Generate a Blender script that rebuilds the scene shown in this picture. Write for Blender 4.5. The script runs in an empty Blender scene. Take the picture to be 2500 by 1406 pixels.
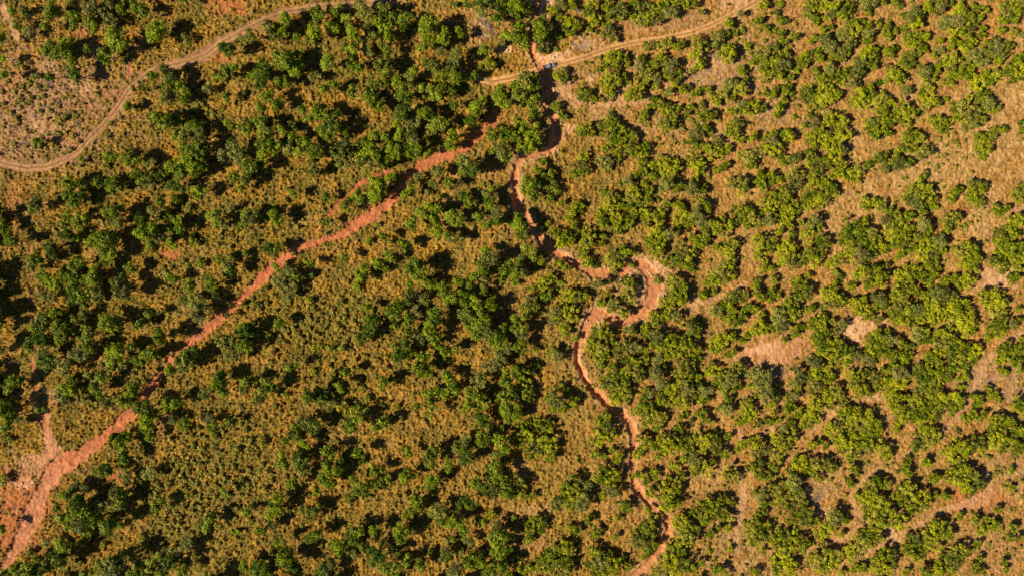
import bpy, math, random
import numpy as np
from mathutils import Vector, Matrix, Quaternion

random.seed(7)
RNG = np.random.default_rng(7)
scene = bpy.context.scene
COL = scene.collection

# ------------------------------------------------------------------ camera: drone looking straight down
S = 0.17                     # metres of ground per survey unit (2500 x 1406 units cover the picture)
H = 24.0 / 36.0 * 2500 * S   # flying height that gives that scale with a 24 mm lens
cam = bpy.data.cameras.new('camera')
cam.lens, cam.sensor_width, cam.sensor_fit = 24.0, 36.0, 'HORIZONTAL'
cam.clip_start, cam.clip_end = 1.0, 6000.0
cam_ob = bpy.data.objects.new('camera', cam)
cam_ob.location = (0, 0, H)
COL.objects.link(cam_ob)
scene.camera = cam_ob

# ------------------------------------------------------------------ daylight
SUN_AZ, SUN_EL = math.radians(19.5), math.radians(38.0)    # heading of the shadows from +X, height of the sun
sun_dir = Vector((math.cos(SUN_EL) * math.cos(SUN_AZ), math.cos(SUN_EL) * math.sin(SUN_AZ), -math.sin(SUN_EL)))
world = bpy.data.worlds.new('World')
scene.world = world
world.use_nodes = True
wn = world.node_tree
sky = wn.nodes.new('ShaderNodeTexSky')
sky.sky_type = 'NISHITA'
sky.sun_disc = False
sky.sun_elevation = SUN_EL
sky.air_density, sky.dust_density, sky.ozone_density = .65, .2, 2.0
sky.sun_rotation = math.atan2(-sun_dir.x, -sun_dir.y)
wn.links.new(sky.outputs[0], wn.nodes['Background'].inputs[0])
wn.nodes['Background'].inputs[1].default_value = 0.05
sl = bpy.data.lights.new('sun', 'SUN')
sl.energy, sl.angle, sl.color = 5.0, math.radians(0.5), (1.0, 0.84, 0.57)
sun_ob = bpy.data.objects.new('sun', sl)
sun_ob.rotation_euler = sun_dir.to_track_quat('-Z', 'Y').to_euler()
sun_ob.location = (-200, -60, 200)
COL.objects.link(sun_ob)
vs = scene.view_settings
vs.view_transform, vs.look, vs.gamma, vs.use_curve_mapping = 'Standard', 'None', 1.0, False
vs.exposure = 0.74
scene.cycles.max_bounces = 5
scene.cycles.diffuse_bounces = 2
scene.cycles.transmission_bounces = 3
scene.cycles.use_denoising = False
# ------------------------------------------------------------------ where each crown stands
# survey sheets: origin on the survey plan, scale, then  x,y,radius,tone  (tone o = grey leaved, y = yellow leaved)
SHEETS = [
(0,0,2.5,"""13,11,5 25,14,8 17,25,5 28,32,7o 40,10,4o 50,12,8 45,25,5 3,39,6 73,17,7 74,26,6 92,8,12o 104,5,8o 88,22,6 95,29,5
107,20,8o 118,10,5 121,12,5 135,8,6 140,12,6 120,3,4 113,38,11 120,46,7 104,54,8 88,49,5 65,42,7 52,50,9 62,52,9 70,52,6 72,62,7 73,72,8
2,59,6 19,63,3 5,76,6 50,76,5 34,76,4o 70,1,5 153,31,10 155,24,5 170,30,3 182,38,6o 180,1,5 222,49,9 235,38,5o 245,36,7 162,69,8 168,76,7
150,76,6 138,85,7 164,90,7 178,88,7 165,96,8 178,98,5 222,72,7 212,76,5 228,68,6 203,87,6o 248,77,6 124,104,5 133,105,4 160,118,12
150,114,6 172,118,7 190,124,8 180,130,8 196,134,8 175,134,7 225,122,6 240,126,7 247,118,5 237,92,4 222,96,5 36,139,5 62,116,4y"""),
(625,0,2.5,"""27,17,6 12,26,7 20,30,8 30,22,6 24,28 28,33,5 20,38,6o 40,38,5 58,34,8 55,41,4 62,14,8 60,20,5 78,13,6 72,10 82,8 88,18,5
72,25,6 78,29,5 90,25,5o 105,11,9 100,6 120,8,5 127,10,7 118,18,7 120,25,6 132,17,6 145,20,8 143,27,5 127,30,8 125,40,8 130,35,7 108,28,6o
95,34,7 110,36,6o 100,40,4 170,25,9 165,32,6 178,30,7 182,38,8 170,40,7 163,48,6 180,50,6o 195,54,8 192,66,10o 175,66,8 165,62,4 180,75,7
195,77,7 203,74,5 212,73,5 154,69,6 200,32,6 195,5,4 205,5,6 218,4,7 220,12,7 235,5,8 235,20,6 248,8,6 245,36,6 240,42,4 222,48,6 228,62,7y
218,65,4y 30,60,10 42,53,5 25,64 40,67,8 38,75,5o 8,62,6 8,72,9 5,82,8 25,79,6 32,83,5 70,62,8 58,76,6o 64,75,4 85,47,5o 95,50,6 110,50,6o
94,61,8 100,66,6 128,53,6 132,60,5 122,64,8 128,71,8 115,80,7 125,80,5 68,86,6 78,83,5 93,90,6 148,77,7 140,82,7 145,92,9 162,85,5 168,92,8
180,88,7 190,88,5 172,96,4 115,100,8 108,95,5 120,105,6 110,90,4 215,105,9 210,117,8 222,98,4 194,104,5 242,100,8 240,90,7 235,94 22,103,6
10,96,8 5,105,6 45,108,5 60,110,8 52,117,6 70,117,8 80,113,5 75,125,9 65,128,6 72,133,7 88,128,5 25,127,6 35,125,6o 37,134,6 5,120,7 8,130,9
15,137,6 48,138,6 93,110,3 145,110,9 155,118,9o 165,110,8 172,115,6 150,127,8o 178,122,8 140,120,7 170,130,7 192,133,9 115,132,6 128,135,7
140,134,7 155,137,7 105,138,5 228,126,7o 232,133,8 243,130,7 245,137,5"""),
(0,352,2.5,"""190,5,9 180,3,6 195,14,9 185,20,10 170,24,9 180,13,6 175,30,7 190,28,6 195,22,5 170,41,7 178,43,5 228,8,12o 240,20,9 228,33,6
240,34,7 235,42,5 193,46,8 34,2,4 80,15,4 107,12,7 104,20,5y 125,14,7 132,17,6 145,18,6o 140,33,8 145,38,7o 132,30,5 150,30 155,32,6 67,40,8
78,40,6 68,50,8 75,52,8 72,58,6 84,54,4 97,37,6 112,38,7 108,43,5 75,73,8 66,72,7 63,78 35,58,7 32,63,5 3,78,6 4,84,6 12,95,8 8,93,5 110,68,9
120,62,5 115,76,7 105,63,4 108,76,5 157,58,6 170,53,5 182,62,5y 150,66,7 160,66,5 137,64,4y 140,75,8 145,85,10 155,90,8 135,88,6 148,96,6
165,82,6 168,97,6 168,76,5 172,76,6 175,83,6 188,78,3 145,102,5y 95,90,9 105,92,9 100,99,8 112,98,5 105,108,6 112,106,6 88,96,6 65,89,7
73,91,4 50,100,7 52,107,7 34,112,7 30,117,5 42,120,4y 75,117,8 94,122,6 92,132,8 83,132 100,115 127,121,6 115,127,3 117,135,7 120,132 42,128,7
50,133,8 55,138 70,130,7 72,137,6 62,130 210,72,7 203,70,4 218,78,5o 188,96,6y 245,72,9 240,68 238,78,5 222,116,8 215,113 225,122,6 240,107,4
196,117,4 168,130,6 206,136,7 184,136,5 225,62,5o 183,117,2"""),
(625,352,2.5,"""10,10,8 10,2,8 20,3,6 30,4,7o 3,20,6 45,6,8 58,8,7 62,12,4 54,16,4 57,26,7 65,28,4 85,5,9 83,14,8 88,18,7 92,8 102,8,8 100,16
115,8,9 110,20,8 125,18,7 135,8,8 145,5 150,10,6 157,5,8 168,8,5 180,4,7 190,2,6 128,10 205,20,10 212,26,8 203,27 178,27,7 158,33,6o 150,38,8o
173,39,6o 148,48,7 187,38,6 196,39,6o 168,48,4 203,51,6 208,57 180,52,3 193,61,4 120,40,8 115,50,8 125,47 132,32,6 98,50,6 104,56,6 88,62,6
92,57,5 240,8,8 245,12,6 230,8,4 37,49,5 30,44,3 67,52,5 18,70,7 22,75 70,77,5 14,101,6 22,101,6 18,107 0,70,5 152,80,7 165,68,9 175,64,7
172,77,8 178,85,7 160,65 195,72,8 192,76 195,93,8 188,90,6 145,100,7 158,95,4 124,91,5 110,95,4 130,95,3 118,79,3 86,111,5 38,107,3 30,128,10o
25,135,9o 40,130 52,117,5 55,128,4 20,120,5 45,130,4 103,125,7 105,130 98,138,4 120,116,7 132,109,6 127,122,4 157,119,9 160,127,8 150,122
165,135,6 230,60,7 235,68,8 218,70,6 225,80,6 235,75 227,50 232,43,5 240,52,4 248,77,4 222,40,3y 225,105,6 228,112,8 222,120,8 215,128,7
225,132,8 243,125,7 248,118,5 240,134,5 198,134,6 180,138,5 150,138,5 210,138,5 170,137,6 66,98,3y"""),
(0,704,2.5,"""42,5,6o 50,8,6o 75,5,9 70,12 92,5,9 80,12,7 82,23,7o 118,3,9 122,8 38,32,9o 35,40,7 45,28,7 55,24,7 72,30,5 60,40,9 58,48,7 70,40,6
40,50,9 30,55,7 42,37,6 108,35,10 102,30,6 113,33,6 134,34,6 145,24,5 152,27,3 116,19,3y 84,45,9 90,53,7 80,62,10o 88,58 45,70,9 42,63,6 50,75
63,75,10o 115,60,9 110,70,8 128,57,5 120,75,6o 118,82,3 135,70,6 148,62,7 140,66 156,47,8 168,43,5 170,41,3 195,18,12o 195,27,8o 226,17,9o
222,26,5o 184,7,8 180,12,5 210,8,5o 205,0,4 93,90,8 100,86,7 92,97,6 70,87,4 65,98,9 62,105,8 77,95,4 73,92 15,90,8 22,87,5 12,98,6 5,118,9
10,125,8 17,127,5 8,135,7 10,110,4 41,117,5 82,108,6o 88,107,4 103,106,7 106,112 120,107,7 130,97,8 132,104,6o 125,112,4 182,68,9 175,70
188,62,7 166,80,8 180,76,6 220,52,9 230,55,8 240,56,8 230,62,9o 243,40,8 238,38 215,52,5y 213,92,9 218,100,6 215,85,6 200,102,7o 238,98,7o
247,90,5 242,90 168,112,8 140,118,9 145,128,8 150,120,6o 140,136,5 170,128,6o 180,132,6 178,137,5y 205,128,7o 207,136,6 223,130,5 238,138,4y
148,139,3 132,115,4o 0,60,5o"""),
(625,704,2.5,"""32,3,9o 2,15,4 24,34,7 11,47,4 35,75,6 8,100,9 12,95 5,106,5 18,97,5 28,104,3 53,12,5y 56,20,4y 80,14,3 108,18,5 72,58,4 84,58,4
60,58,5y 112,35,8 110,42 118,30,5 104,47,8 100,51,5 137,18,8 135,25,6 150,8,8 165,10,8 155,22,8o 165,18,4 175,27,9 148,30,7 135,36,5 142,32,4
170,38,8 172,45,7 160,48,8o 150,42,6 175,54,5 182,50,4 145,55,9 140,64,9 138,70 150,62,5 185,60,8 163,68,7 162,78,9 165,82 87,81,6 102,76,2
125,93,7 132,88,4 73,83,5y 56,82,4y 53,106,8 64,108,7 70,105,7o 82,96,6 80,102,4 72,115,6o 62,100,6 88,120,9y 95,125,9 92,133,8 107,121,6o
100,115,4 116,134,6 125,131,7 107,108,5y 103,98,4y 48,130,8 55,134,8 38,136,6 137,115,4y 158,115,5 168,115,8 172,108 168,103,6 178,100,6
185,102,6 188,88,7 192,94,6 185,83,5o 195,100 217,88,9o 230,75,8o 238,68,8o 245,60,6o 236,62,4 243,90,7 245,82,5 247,100,7 210,102,6 217,106,7
222,112,8 207,115,7 215,115 222,130,9 218,125 228,135 238,106,5 245,118,9 243,108,5 240,134,4 246,128 185,5,8 195,7,7 205,10,8 213,10,6 222,2,5
230,16,8 232,10,4 208,26,10 215,20,8 220,32,9 225,42,9 215,45,8 210,36 235,45,8 240,50,7 242,38,6 235,53,6"""),
(0,1054,2.5,"""5,7,5y 5,47,6y 2,95,5 115,5,8 118,12,7 120,20,7 122,27,6 125,4 146,4,5 100,38,7 105,35 122,40,6o 125,47,6o 136,47,4 147,40,7o 65,60,7
72,57,4 75,52,6o 83,54,5o 57,73,5 78,70,9 72,78,9 85,78,10 95,75,9o 80,90,9 95,85,9 105,90,8 110,88,5 63,82,7 65,92,5 88,96,7 118,91,4 112,65,9
120,70,7 112,72,6 118,60,6 85,104,7y 62,110,8 70,107 55,122,8 58,128,6 28,118,4 45,108,4o 75,127,4y 28,135,11 15,135,8 42,130,8 35,125 5,138,5y
100,138,8 110,130,10 118,122,8 128,118,6 85,137,6 135,130,6 130,136,6 150,130,9 165,128,8 158,137,7 140,139,5 180,135,6 152,72,6 158,68,5
166,72,3 205,82,6 203,90,7 195,88,5o 198,96,4 220,58,5 210,63,3y 184,62,3 182,108,8o 172,118,7o 160,116,5o 190,122,3y 138,104,5y 142,109,5y
240,130,6 248,135,5 230,97,4 240,78,5 208,2,5y 230,18,5y 100,110,4y"""),
(625,1054,2.5,"""40,4,6 36,2 48,11,6 28,9,5 57,1,4 5,10,5y 25,27,7 30,32,5 42,23,7 38,28 45,33,8 48,37,6o 71,20,7 70,28,6 82,29,5 88,24,4 75,36,8 83,33
80,41,4 68,46,8 72,50,6 66,42 101,21,7 103,28,4 114,37,6 122,36,5 94,46,5 105,52,6 107,58,6 100,58 91,65,6y 122,50,6 118,52 128,47 58,58,5
37,50,6 34,58,4 20,68,8 17,78,8 22,75 12,80,5y 18,90,7o 6,94,6 52,78,8o 50,85,6 58,75,6 47,75 24,106,6 30,120,9 35,128,8 28,125 55,102,7 60,99
82,110,9 75,108 95,95,7 102,98,6 93,103,6 98,106 103,110,5 95,118,6o 117,95,7 5,130,7 5,137,8 70,130,9 73,127 66,136,7 84,139,4 118,120,8
115,125 125,107,5o 142,95,8 140,103,7 147,98 136,117,5 147,124,6 127,133,8 138,131 136,139,5 160,130,6 162,127 170,117,4 184,117,6o 188,120,6
200,117,4o 185,122 208,106,6o 192,104,4 185,106,4y 148,20,5 143,18,3 159,35,3 146,43,7 150,40 172,48,7 170,52 155,65,6 158,72,6 153,79,5
163,67,4 145,81,4y 155,87,3 172,69,3 172,20,8 168,27,6 170,31 186,30,6 188,35 178,78,8 180,85,7 192,78,7o 195,87,8 202,97,6 188,90 206,68,7
210,72 200,15,9o 195,15,5 205,8,7o 205,22,8 203,28,6 215,25,6o 223,8,8 220,4 232,22,4o 240,10,9 240,18 248,7,4 235,35,8 228,35,5 243,30,5
215,50,6 227,50,8 224,56,6 232,62,5o 233,47 245,50,7 245,58,7 247,64,4 228,82,6y 222,88,4 235,95,8o 235,105,10 245,100,7 233,115,7 245,115,7
218,127,7 208,127,7 210,120,6 220,122 195,135,8 225,138 230,135,7 240,130,7 245,137,7 232,128,5 240,122,5"""),
(1250,0,2.5,"""5,5,8 10,12,8 15,8,5 5,20,8 8,28,7 5,36,8 12,42,7 13,35 17,10,4 30,18,6 28,25,8 27,34,8 35,28 25,38,5 30,45,8o 37,37,5 33,50,4y
47,5,6o 40,10,7 47,17,7 55,22,7 50,27,6 62,24,6 57,32,6 46,36,4 60,4,7 58,0 65,27 43,48,3 75,10,8 80,18,8 78,5,6 78,22 92,4,8 93,14,7 76,29,5
82,31,3 92,24,6 94,30,6o 97,37,5o 105,10,9o 115,5,8 118,15,8 128,8,9 130,18,8 140,10,9 140,19,7 150,5,8 155,12,7o 160,3,7 170,5,7 178,3,6
162,14,4 125,22,6o 132,23,5 105,17,6 147,15,5 185,12,4o 245,5,7 223,14,5o 240,20,7 247,28,6 212,24,7 218,33,5 224,30,4 208,34,6 200,38,7o
196,44,5 130,46,6 140,43,6 147,44,7 152,42 160,46,6 165,43,6 180,40,5 182,48,9 178,54,7 187,45 210,54,9 213,48,6 203,54,5 215,55 230,46,4
235,57,7 234,62,5 245,52,8 245,65,8 248,74,6 100,55,8 95,57,6 110,56,6 100,64,7 90,62,5 112,62 127,58,7 124,66,6o 137,65,7 145,55,6 149,60,6
150,67 134,73,8 125,74,6 130,80 85,68,5 94,75,9 90,82,7 100,80,8 108,76,6 95,90,7 97,95,4 110,79 142,78,6o 150,75,7 155,65,8o 160,75,8 158,82
140,85,5 153,90,5o 167,88,7 172,85 178,92,6 182,65,7 186,60 176,70,4y 120,87,8 115,94,7 123,95,6 70,93,7 68,88 72,98,5 80,98,5 86,98,4y 75,95
48,70,6 50,77,7 45,75,6 57,78,4y 43,105,6 48,112,5 52,115,4 40,103 22,77,7 12,80,9 5,85,7 20,86,7 10,95,8 22,96,7 18,104,6 22,112,6 3,95,6
5,120,6 12,125,6 22,128,7 25,136,7 12,135,8 3,133,6 138,97,6 145,100,5 130,110,7 135,103 128,116 150,103,6 155,110,9 150,118,8 155,120,7
142,105 147,123 170,110,5 173,105 185,102,4y 188,112,8 195,112 185,118,5 200,100,7 195,95 190,88,5 95,120,8 97,112,4 88,122,7 100,128,9
110,130,9 118,135,7 90,130 72,125,6 68,131,7 66,128 78,130,5 95,138,5 105,138,6 225,72,6 228,78,5 222,68,5 212,82,7o 222,87,8 208,92,8 215,96
225,82 230,106,9 225,103,6o 214,108,6 237,102,5 245,105,6 240,110 215,125,8 212,130 222,122,5o 218,133 180,130,8o 188,125,7 175,138,6 193,130
200,137,5o 235,133,7 225,137,5 248,135,5 248,92,5 182,88"""),
(1875,0,2.5,"""12,4,4 9,13,4 13,19,5 10,22 15,20 42,6,8 55,5,7 65,8,9 75,10,8 70,15,7 45,18,7 40,15,6 48,22,5 62,13,6o 58,18 38,10,5 80,5 95,4,7o
102,3,6o 98,12,5 112,2,5 125,3,5 130,5,4 132,16,6 142,15,8o 150,13,7 145,22,8 138,24 155,8,6 162,6,8 170,4,7o 178,3,5 165,10 190,5,7 195,15,9
185,12,7 205,10,6 200,22,9 185,20,8o 175,22,7o 180,30,8 170,25 190,30,7 207,18,6 210,28,5 212,10 210,35,5 200,5 232,10,8 240,5,7 245,12,6
230,20,7 240,20,6 228,30,6 240,32,5y 248,35,4o 228,6,4 248,3,5o 80,22,7 75,30,8 85,30,8 82,38,6 72,35,6o 78,44,6o 92,22,5 97,25,6 97,33,6o
95,40,5 100,38 108,24,5 118,26,6 115,33,6 124,30,5 132,28,4 118,36 110,20,3 60,27,5 52,30,5 55,40,8o 60,46,7o 58,35 45,38,5 42,40 12,34,6
14,40,6 26,36,6 5,46,5o 2,30,4 5,50 12,55 18,54,6 12,64,8o 18,62 5,62,8 10,72,7 4,72,5 18,68 35,57,7 42,53,5 34,63,6 27,69,4 30,60 22,77,5
50,57,7 48,50,5 62,55,6 70,52,6o 77,52,5 70,58,7 60,62 75,47 97,52,8 103,50 92,52 90,60,8 98,60,7 88,65,7o 92,70,6 104,66,5 105,58,5 78,72,8
82,78,8 70,75,8 60,75,6 60,68,6o 52,76 46,68,5 47,74,6 55,78,6 88,75,6 72,82 88,82,4 137,38,7 145,40,6 153,36,7 148,34 138,44 118,52,7 122,48
124,47,4 115,50 150,48,6 155,48 140,54,7 138,60,7 130,60,6 135,66,5 145,52 118,67,5 122,72,7 128,75,7 128,80,5 125,70 108,81,4 117,78,4
178,44,7 168,40,5 183,40,5 185,42 195,42,8 200,40 192,47,6 167,50,6o 162,54 175,60,7 182,57,7 168,62,6 178,66,6 165,65,5 222,45,8o 230,50,8
218,52,7 228,55 225,60,6 210,52,6o 200,55,8o 208,60,7o 202,62 195,60 215,42 235,45 242,58,6 245,68,8 238,66,7 240,75,8 248,55 232,72 153,70,7o
152,76 163,70,7 162,76 177,77,8 182,75 155,85,6 150,90,6 160,88,5 192,66,7 195,74,7 198,68 205,80,8 215,80,7 212,72,7 222,75,7 225,70,6 200,84
188,75,5 5,88,6 4,94,5 15,88,7 20,85,5 14,97,6 22,92,4 10,105,7 8,112,6 16,100 25,115,3 38,88,6 37,95,8 45,92,6 42,102,7 55,87,8 55,98,8
62,95,7 68,92,5 50,80,5 33,92 48,98 40,113,5 88,95,8 97,92,7 92,102,7 85,102 100,86,6 112,97,7 108,102,8 112,108,7 118,100,6 103,98 112,92,4
132,105,9 125,113,7 138,112,7 143,108,6 138,120,5 130,118 135,88,6o 158,100,7 152,95,5 165,100,5 153,105 174,97,3 190,105,9 185,115,7 200,112,9
195,120,8 208,97,7 215,92,5 205,90 215,102,7o 220,108,6 200,122,6o 208,118,6 182,105,6 195,97 225,105 210,108 168,118,7 172,125,6 165,124
160,118 175,120 227,127,6 232,127,5 210,135,8 218,132,7 205,138 248,120,4 248,128 105,118,8 100,125,8 110,125,8 115,118,7 118,130,6 105,133,7
97,120,5 120,122 112,110,5 60,117,8 68,120,8 72,130,9 62,130,8 55,135,8 45,133,8 50,125 42,138,6 58,112 75,120,6 67,137,7 44,120,6o 35,123,5
20,134,8 15,130 5,130,7 5,138,6o 140,132,8 135,137,6 148,135,6 185,138,2 48,105"""),
(1250,352,2.5,"""8,3,7 20,5,8 15,8 28,3,4 30,17,6 38,28,6 33,33 30,28,5 25,25,5 37,38,8 45,46,6 38,52,6 36,55 40,43 15,35,5 22,40,7 18,47,7 22,52
13,42 48,57,5 70,12,6 70,20,7 64,28,6 73,26 60,30 90,18,8o 88,15 95,23,4 92,4,6 102,3,7 108,8 103,12 118,5,8 125,8,7 130,3 122,12 128,17,6
126,22 138,20,7 150,22,9 158,25,8 145,15 160,18 130,28,7 138,32,7 142,27 130,38,6 135,46,7 132,50 120,30,6 113,35,6o 115,40 150,40,8o 165,40,7
160,45 180,35,7 176,44,8o 185,45,7 188,42 155,33 180,15,6 182,22,8 187,26,6 175,18 190,3,7 200,8,8 195,12 205,3 210,5,6 205,22,7 200,25 210,20
180,1,6 230,12,9 240,8,7 235,18,7 225,10 232,20 245,3,5 222,38,9 225,44,7 215,37,6 228,35 230,70,8 243,30,7 245,40,8 240,35 247,53,7 243,58
248,65,6 225,63,7 235,72,8 230,80,7 240,80 232,65 222,75 240,95,7 245,102,8 240,110,6 248,92 248,75,5o 90,48,4 97,50,5 95,58,8 90,62 104,52,4
105,60,6 115,52,6 112,60,7 120,48,7 124,56,7 120,66,6 118,70 87,68,7 88,78,7 85,73 95,65 102,75,8 108,72 105,85,6 115,78,7 110,82 100,83,6
92,75 133,57,6 130,68,7 138,70,7 145,65,6 130,72 142,75,7 147,70 152,58,6 162,60,7 168,62 165,70,8 172,75,7 162,75 180,68,8o 178,64 190,60,7
185,55 192,64 185,75,7o 187,82,6 195,78 200,82,8 212,80,7 215,76 207,87,6 205,72,5 62,60,7 68,60,5 58,68,7 55,73,5 65,65 35,77,4y 60,78 62,82,7
52,90,9 48,97,7 57,95 45,88 40,86 60,90 72,88,7 75,95,8 70,98 78,92 87,98,5 90,90,5 38,86,3y 5,72,6 8,80,8 15,88,7 12,75 10,90 18,105,8
22,110,7 28,115,5 12,108 5,118,6 8,125,7 3,128 32,135,8 38,130 28,138 47,135,3 22,120,4 3,135,4 140,88,8 145,90 138,97,8 145,100,7 142,106,7
133,95 155,88,7o 162,83,5 132,80,5 148,95 165,105,9 172,108,7 160,115,8 170,118,8 155,112 165,120 148,115,6 178,105 175,122,4 185,95,7 180,100
190,90,5 177,92 70,108,6 68,103 75,115,7 82,118,4 72,118 100,110,7 105,115,6 98,118,6 100,124,4 95,112 112,105,7 118,105,5 108,102 118,118,4
48,118,6 55,120,5 45,114 200,100,6 212,105,8 215,113,6 205,105 217,98,6 212,97 205,125,10 200,132,9 210,120,8 192,135,7 195,128 215,128
158,135,8 155,132 165,138,6 142,133,5y 113,136,7 105,135 85,136,7o 93,135,5 120,136,5 240,133,6 245,122,6 248,115 238,138"""),
(1875,352,2.5,"""5,5,8 10,3 8,12,5 18,16,7 15,20 25,15,6o 30,12,4o 45,3,6 55,2,5 65,8,8 70,5,7 62,10 42,12,7 45,18,7 40,20 55,15,5 60,20,6 70,20,7
72,28,8 65,30,6 80,30,6 85,28,7 90,25,6 98,20,6 85,35,5 48,30,8 45,38,8 55,38,7 52,48,8 60,45,7 65,42 40,50,7 45,56,6 55,55,6 35,55,6 38,62
50,60 65,48 12,35,6 25,30,8 22,33 28,38,6 32,28 18,45,7 15,53,8 22,55 3,30,6 3,38 5,50,6 3,58,7 20,65,8 18,72,8 25,68 12,72 28,62 3,75,6o 5,67
45,75,8o 33,77,5 22,80,5 23,88,6 10,85,6 38,90,8 35,86 42,85 50,80,5 53,94,8 58,98 48,95 3,100,7 5,95 18,100,8 15,108,8 22,112,8 13,115 25,118
40,108,9 50,108,6 45,115,7 35,115 38,105 63,115,6 68,115,6 70,110 58,118 65,125,4 3,122,6 5,133,6 38,128,5 28,135,8 35,137 65,137,6 70,130,4
112,12,8 118,18 105,15,5 125,12,6 128,20,8o 138,18,6 128,6,6 135,4,7 145,5 152,8,8 158,5 115,24,5o 142,2 150,32,5 155,27,3 147,38,7 150,45,8
140,48,9 152,52,8 158,45,6 145,58,8o 155,62,8 160,55 138,58 150,66 135,52 162,62,4 182,47,7 180,52 178,55,5 187,45 202,38,7 198,43 208,44,7
210,40 200,52,7 207,55 198,55 205,60 212,3,8 205,5 210,12,4 248,45,8 243,50 246,55 224,63,6 230,64,6 225,68 235,62 193,80,3 178,75,8 182,70
172,76 175,82,6 185,72 187,82,3y 95,57,7 98,62 93,60 105,57,6 112,60,7 118,65,6 120,70 110,62 80,82,9 75,88,8 88,80 95,77,7 90,90,9 75,98,8
85,100,8 100,88,7 95,98,8 80,108,8 90,110,9o 100,108,8 90,115,6 110,100,7 105,95,6 115,102 118,75,8 125,80,9 118,88,8 130,90,8 128,72,7
137,72,8 138,82,7 125,95,6 122,100,7 130,98 130,108,7 138,105,6 142,100 125,110 135,95 152,78,7o 155,85,7 150,90,6 145,92 160,95,7 155,98,7
150,105,8 158,108,8 168,95,8o 170,90 165,105,7 172,105,5 158,118,8 152,112 150,75 163,115 195,102,8 188,105,7 200,110,8 205,112,7 192,115,8
200,120,8 205,105 183,103,4 195,122 240,78,8 235,82 245,75,7 228,90,8y 230,97,7 240,90,7 245,88 235,103,8 225,105,7 240,112,8 245,100,7 222,115,8
230,120,7 245,120,7 240,130,7 235,130 248,110 222,95,5 90,125,8 100,125,9 110,130,9 105,135,8 85,130,7 95,137,7 80,138,6 115,118,5 108,122
130,128,8 135,122 140,130,8 128,135 145,122,7 150,130,8 160,128,8 155,137 140,138 165,122 135,138,7 170,135,7 178,130,7 185,130 190,132,6
195,133,7 185,138,6 195,138"""),
(1250,704,2.5,"""18,8,8 20,2,6 15,18,8 22,18,7 32,6,8 38,4 15,25 55,6,8 62,8,7 50,14 72,8,6 56,22,8 58,28,7 42,22,7o 45,28,7 50,38,7 52,44,5 40,32,4o
62,48,4 8,35,8 10,44,7o 5,40 12,42 8,58,6 10,53 22,60,5 40,60,8 35,64,5 45,66,6o 3,30,5 5,80,8 12,88,8 18,80 8,95 15,102,8 17,97 18,106,5
5,118,7 3,125,6 3,105,5 25,75,4 45,95,7 42,108,9o 52,100,6 60,110,7 40,118 48,115,8 35,108 62,113 57,105,5 30,132,8 36,135,6 25,130 10,137,7
28,138 15,132,5 93,4 115,4,8 110,8 87,14,7 98,16,6o 110,24,8 105,20 112,28 95,20 88,40,8 92,46,7 82,40,6 95,45 80,50,8 80,58,8 88,60,8 85,68,7
92,65 82,65 88,75,4 98,52,5 78,55 116,40,6o 118,43 108,57,7 105,63,7 112,55 119,58,6o 102,60 98,80,8 108,82,8 95,90,9 105,90,9 110,95 100,100,8
110,100,8 102,108,7 108,105 112,88 103,75,5 112,110,4y 90,92,5 112,70,7 120,72,7 118,78,8 125,80 122,85,6 130,68,6 126,88,5 130,72 115,75
145,10,7 150,15,8 155,20,6 145,13 158,5,9 165,8,8 165,13 168,3 187,8,6 185,5 190,4,5 197,2,5 138,25,8 140,32,7 145,28 148,24 160,28,6o 130,38,6
132,42,5 128,40 150,28,6 140,47,8o 132,47 175,38,8o 178,32,6 182,42,7 172,45 155,48,8 150,55,8 160,58,9 165,50 170,55,8 178,55 182,60,6 175,65,6
182,67,5 140,58,7 145,55 152,65,6 142,68,6o 160,66 135,55 130,60 168,75,8 175,72 165,80 162,82,6 175,80 142,78,6o 140,83,7o 148,75 145,92,8o
150,98 158,92,7 155,100,8 165,92 172,88,8 170,98,8o 178,95 182,90 165,110,8 170,108 148,105,7 150,112,6 142,110 135,102,5o 130,100 160,113
188,100,8o 185,108,7 190,108 182,85,6 160,102 177,105 130,112,7 128,120,8 138,122,8 142,128,7 132,130,7 135,118 140,135,6 120,120,4 148,125
125,115,4 128,106,4 90,128,8 88,133,7 95,135,6 85,128 83,138 90,122,5 210,10,6 218,8,8 215,18,8 225,8,6 228,6 205,18,7 200,22,7o 198,20 212,15
222,28,7 230,18,6 228,20 215,32,7 225,25 212,30 240,5,7 245,10,6 237,20,6 245,25,4 205,28,4y 205,50,8 198,55,7 200,60,5 210,48 215,45,6 218,50
195,60 205,56 230,45,6 225,50,5 240,38,8 235,40 245,35 248,42 225,52 215,62,6 210,64 195,80,8 200,88,7 193,75 198,92 205,85 215,80,8 220,75,6
225,78 212,90,7o 218,88 205,95,6 215,98,5 208,100 222,95,4 240,85,9o 245,95,9o 238,95,7 248,105,7o 240,105 248,85 232,95,5 208,105,7 205,115,7
210,118,7o 212,108 228,115,8 232,120,7 225,122 222,128,7 230,128 230,110 180,120,5 185,125,6 188,120,5 163,126,5 190,128 195,130,4y 175,128,3
165,137,6 160,135 170,122,3 198,138,3 240,132,5 248,128,4"""),
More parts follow.
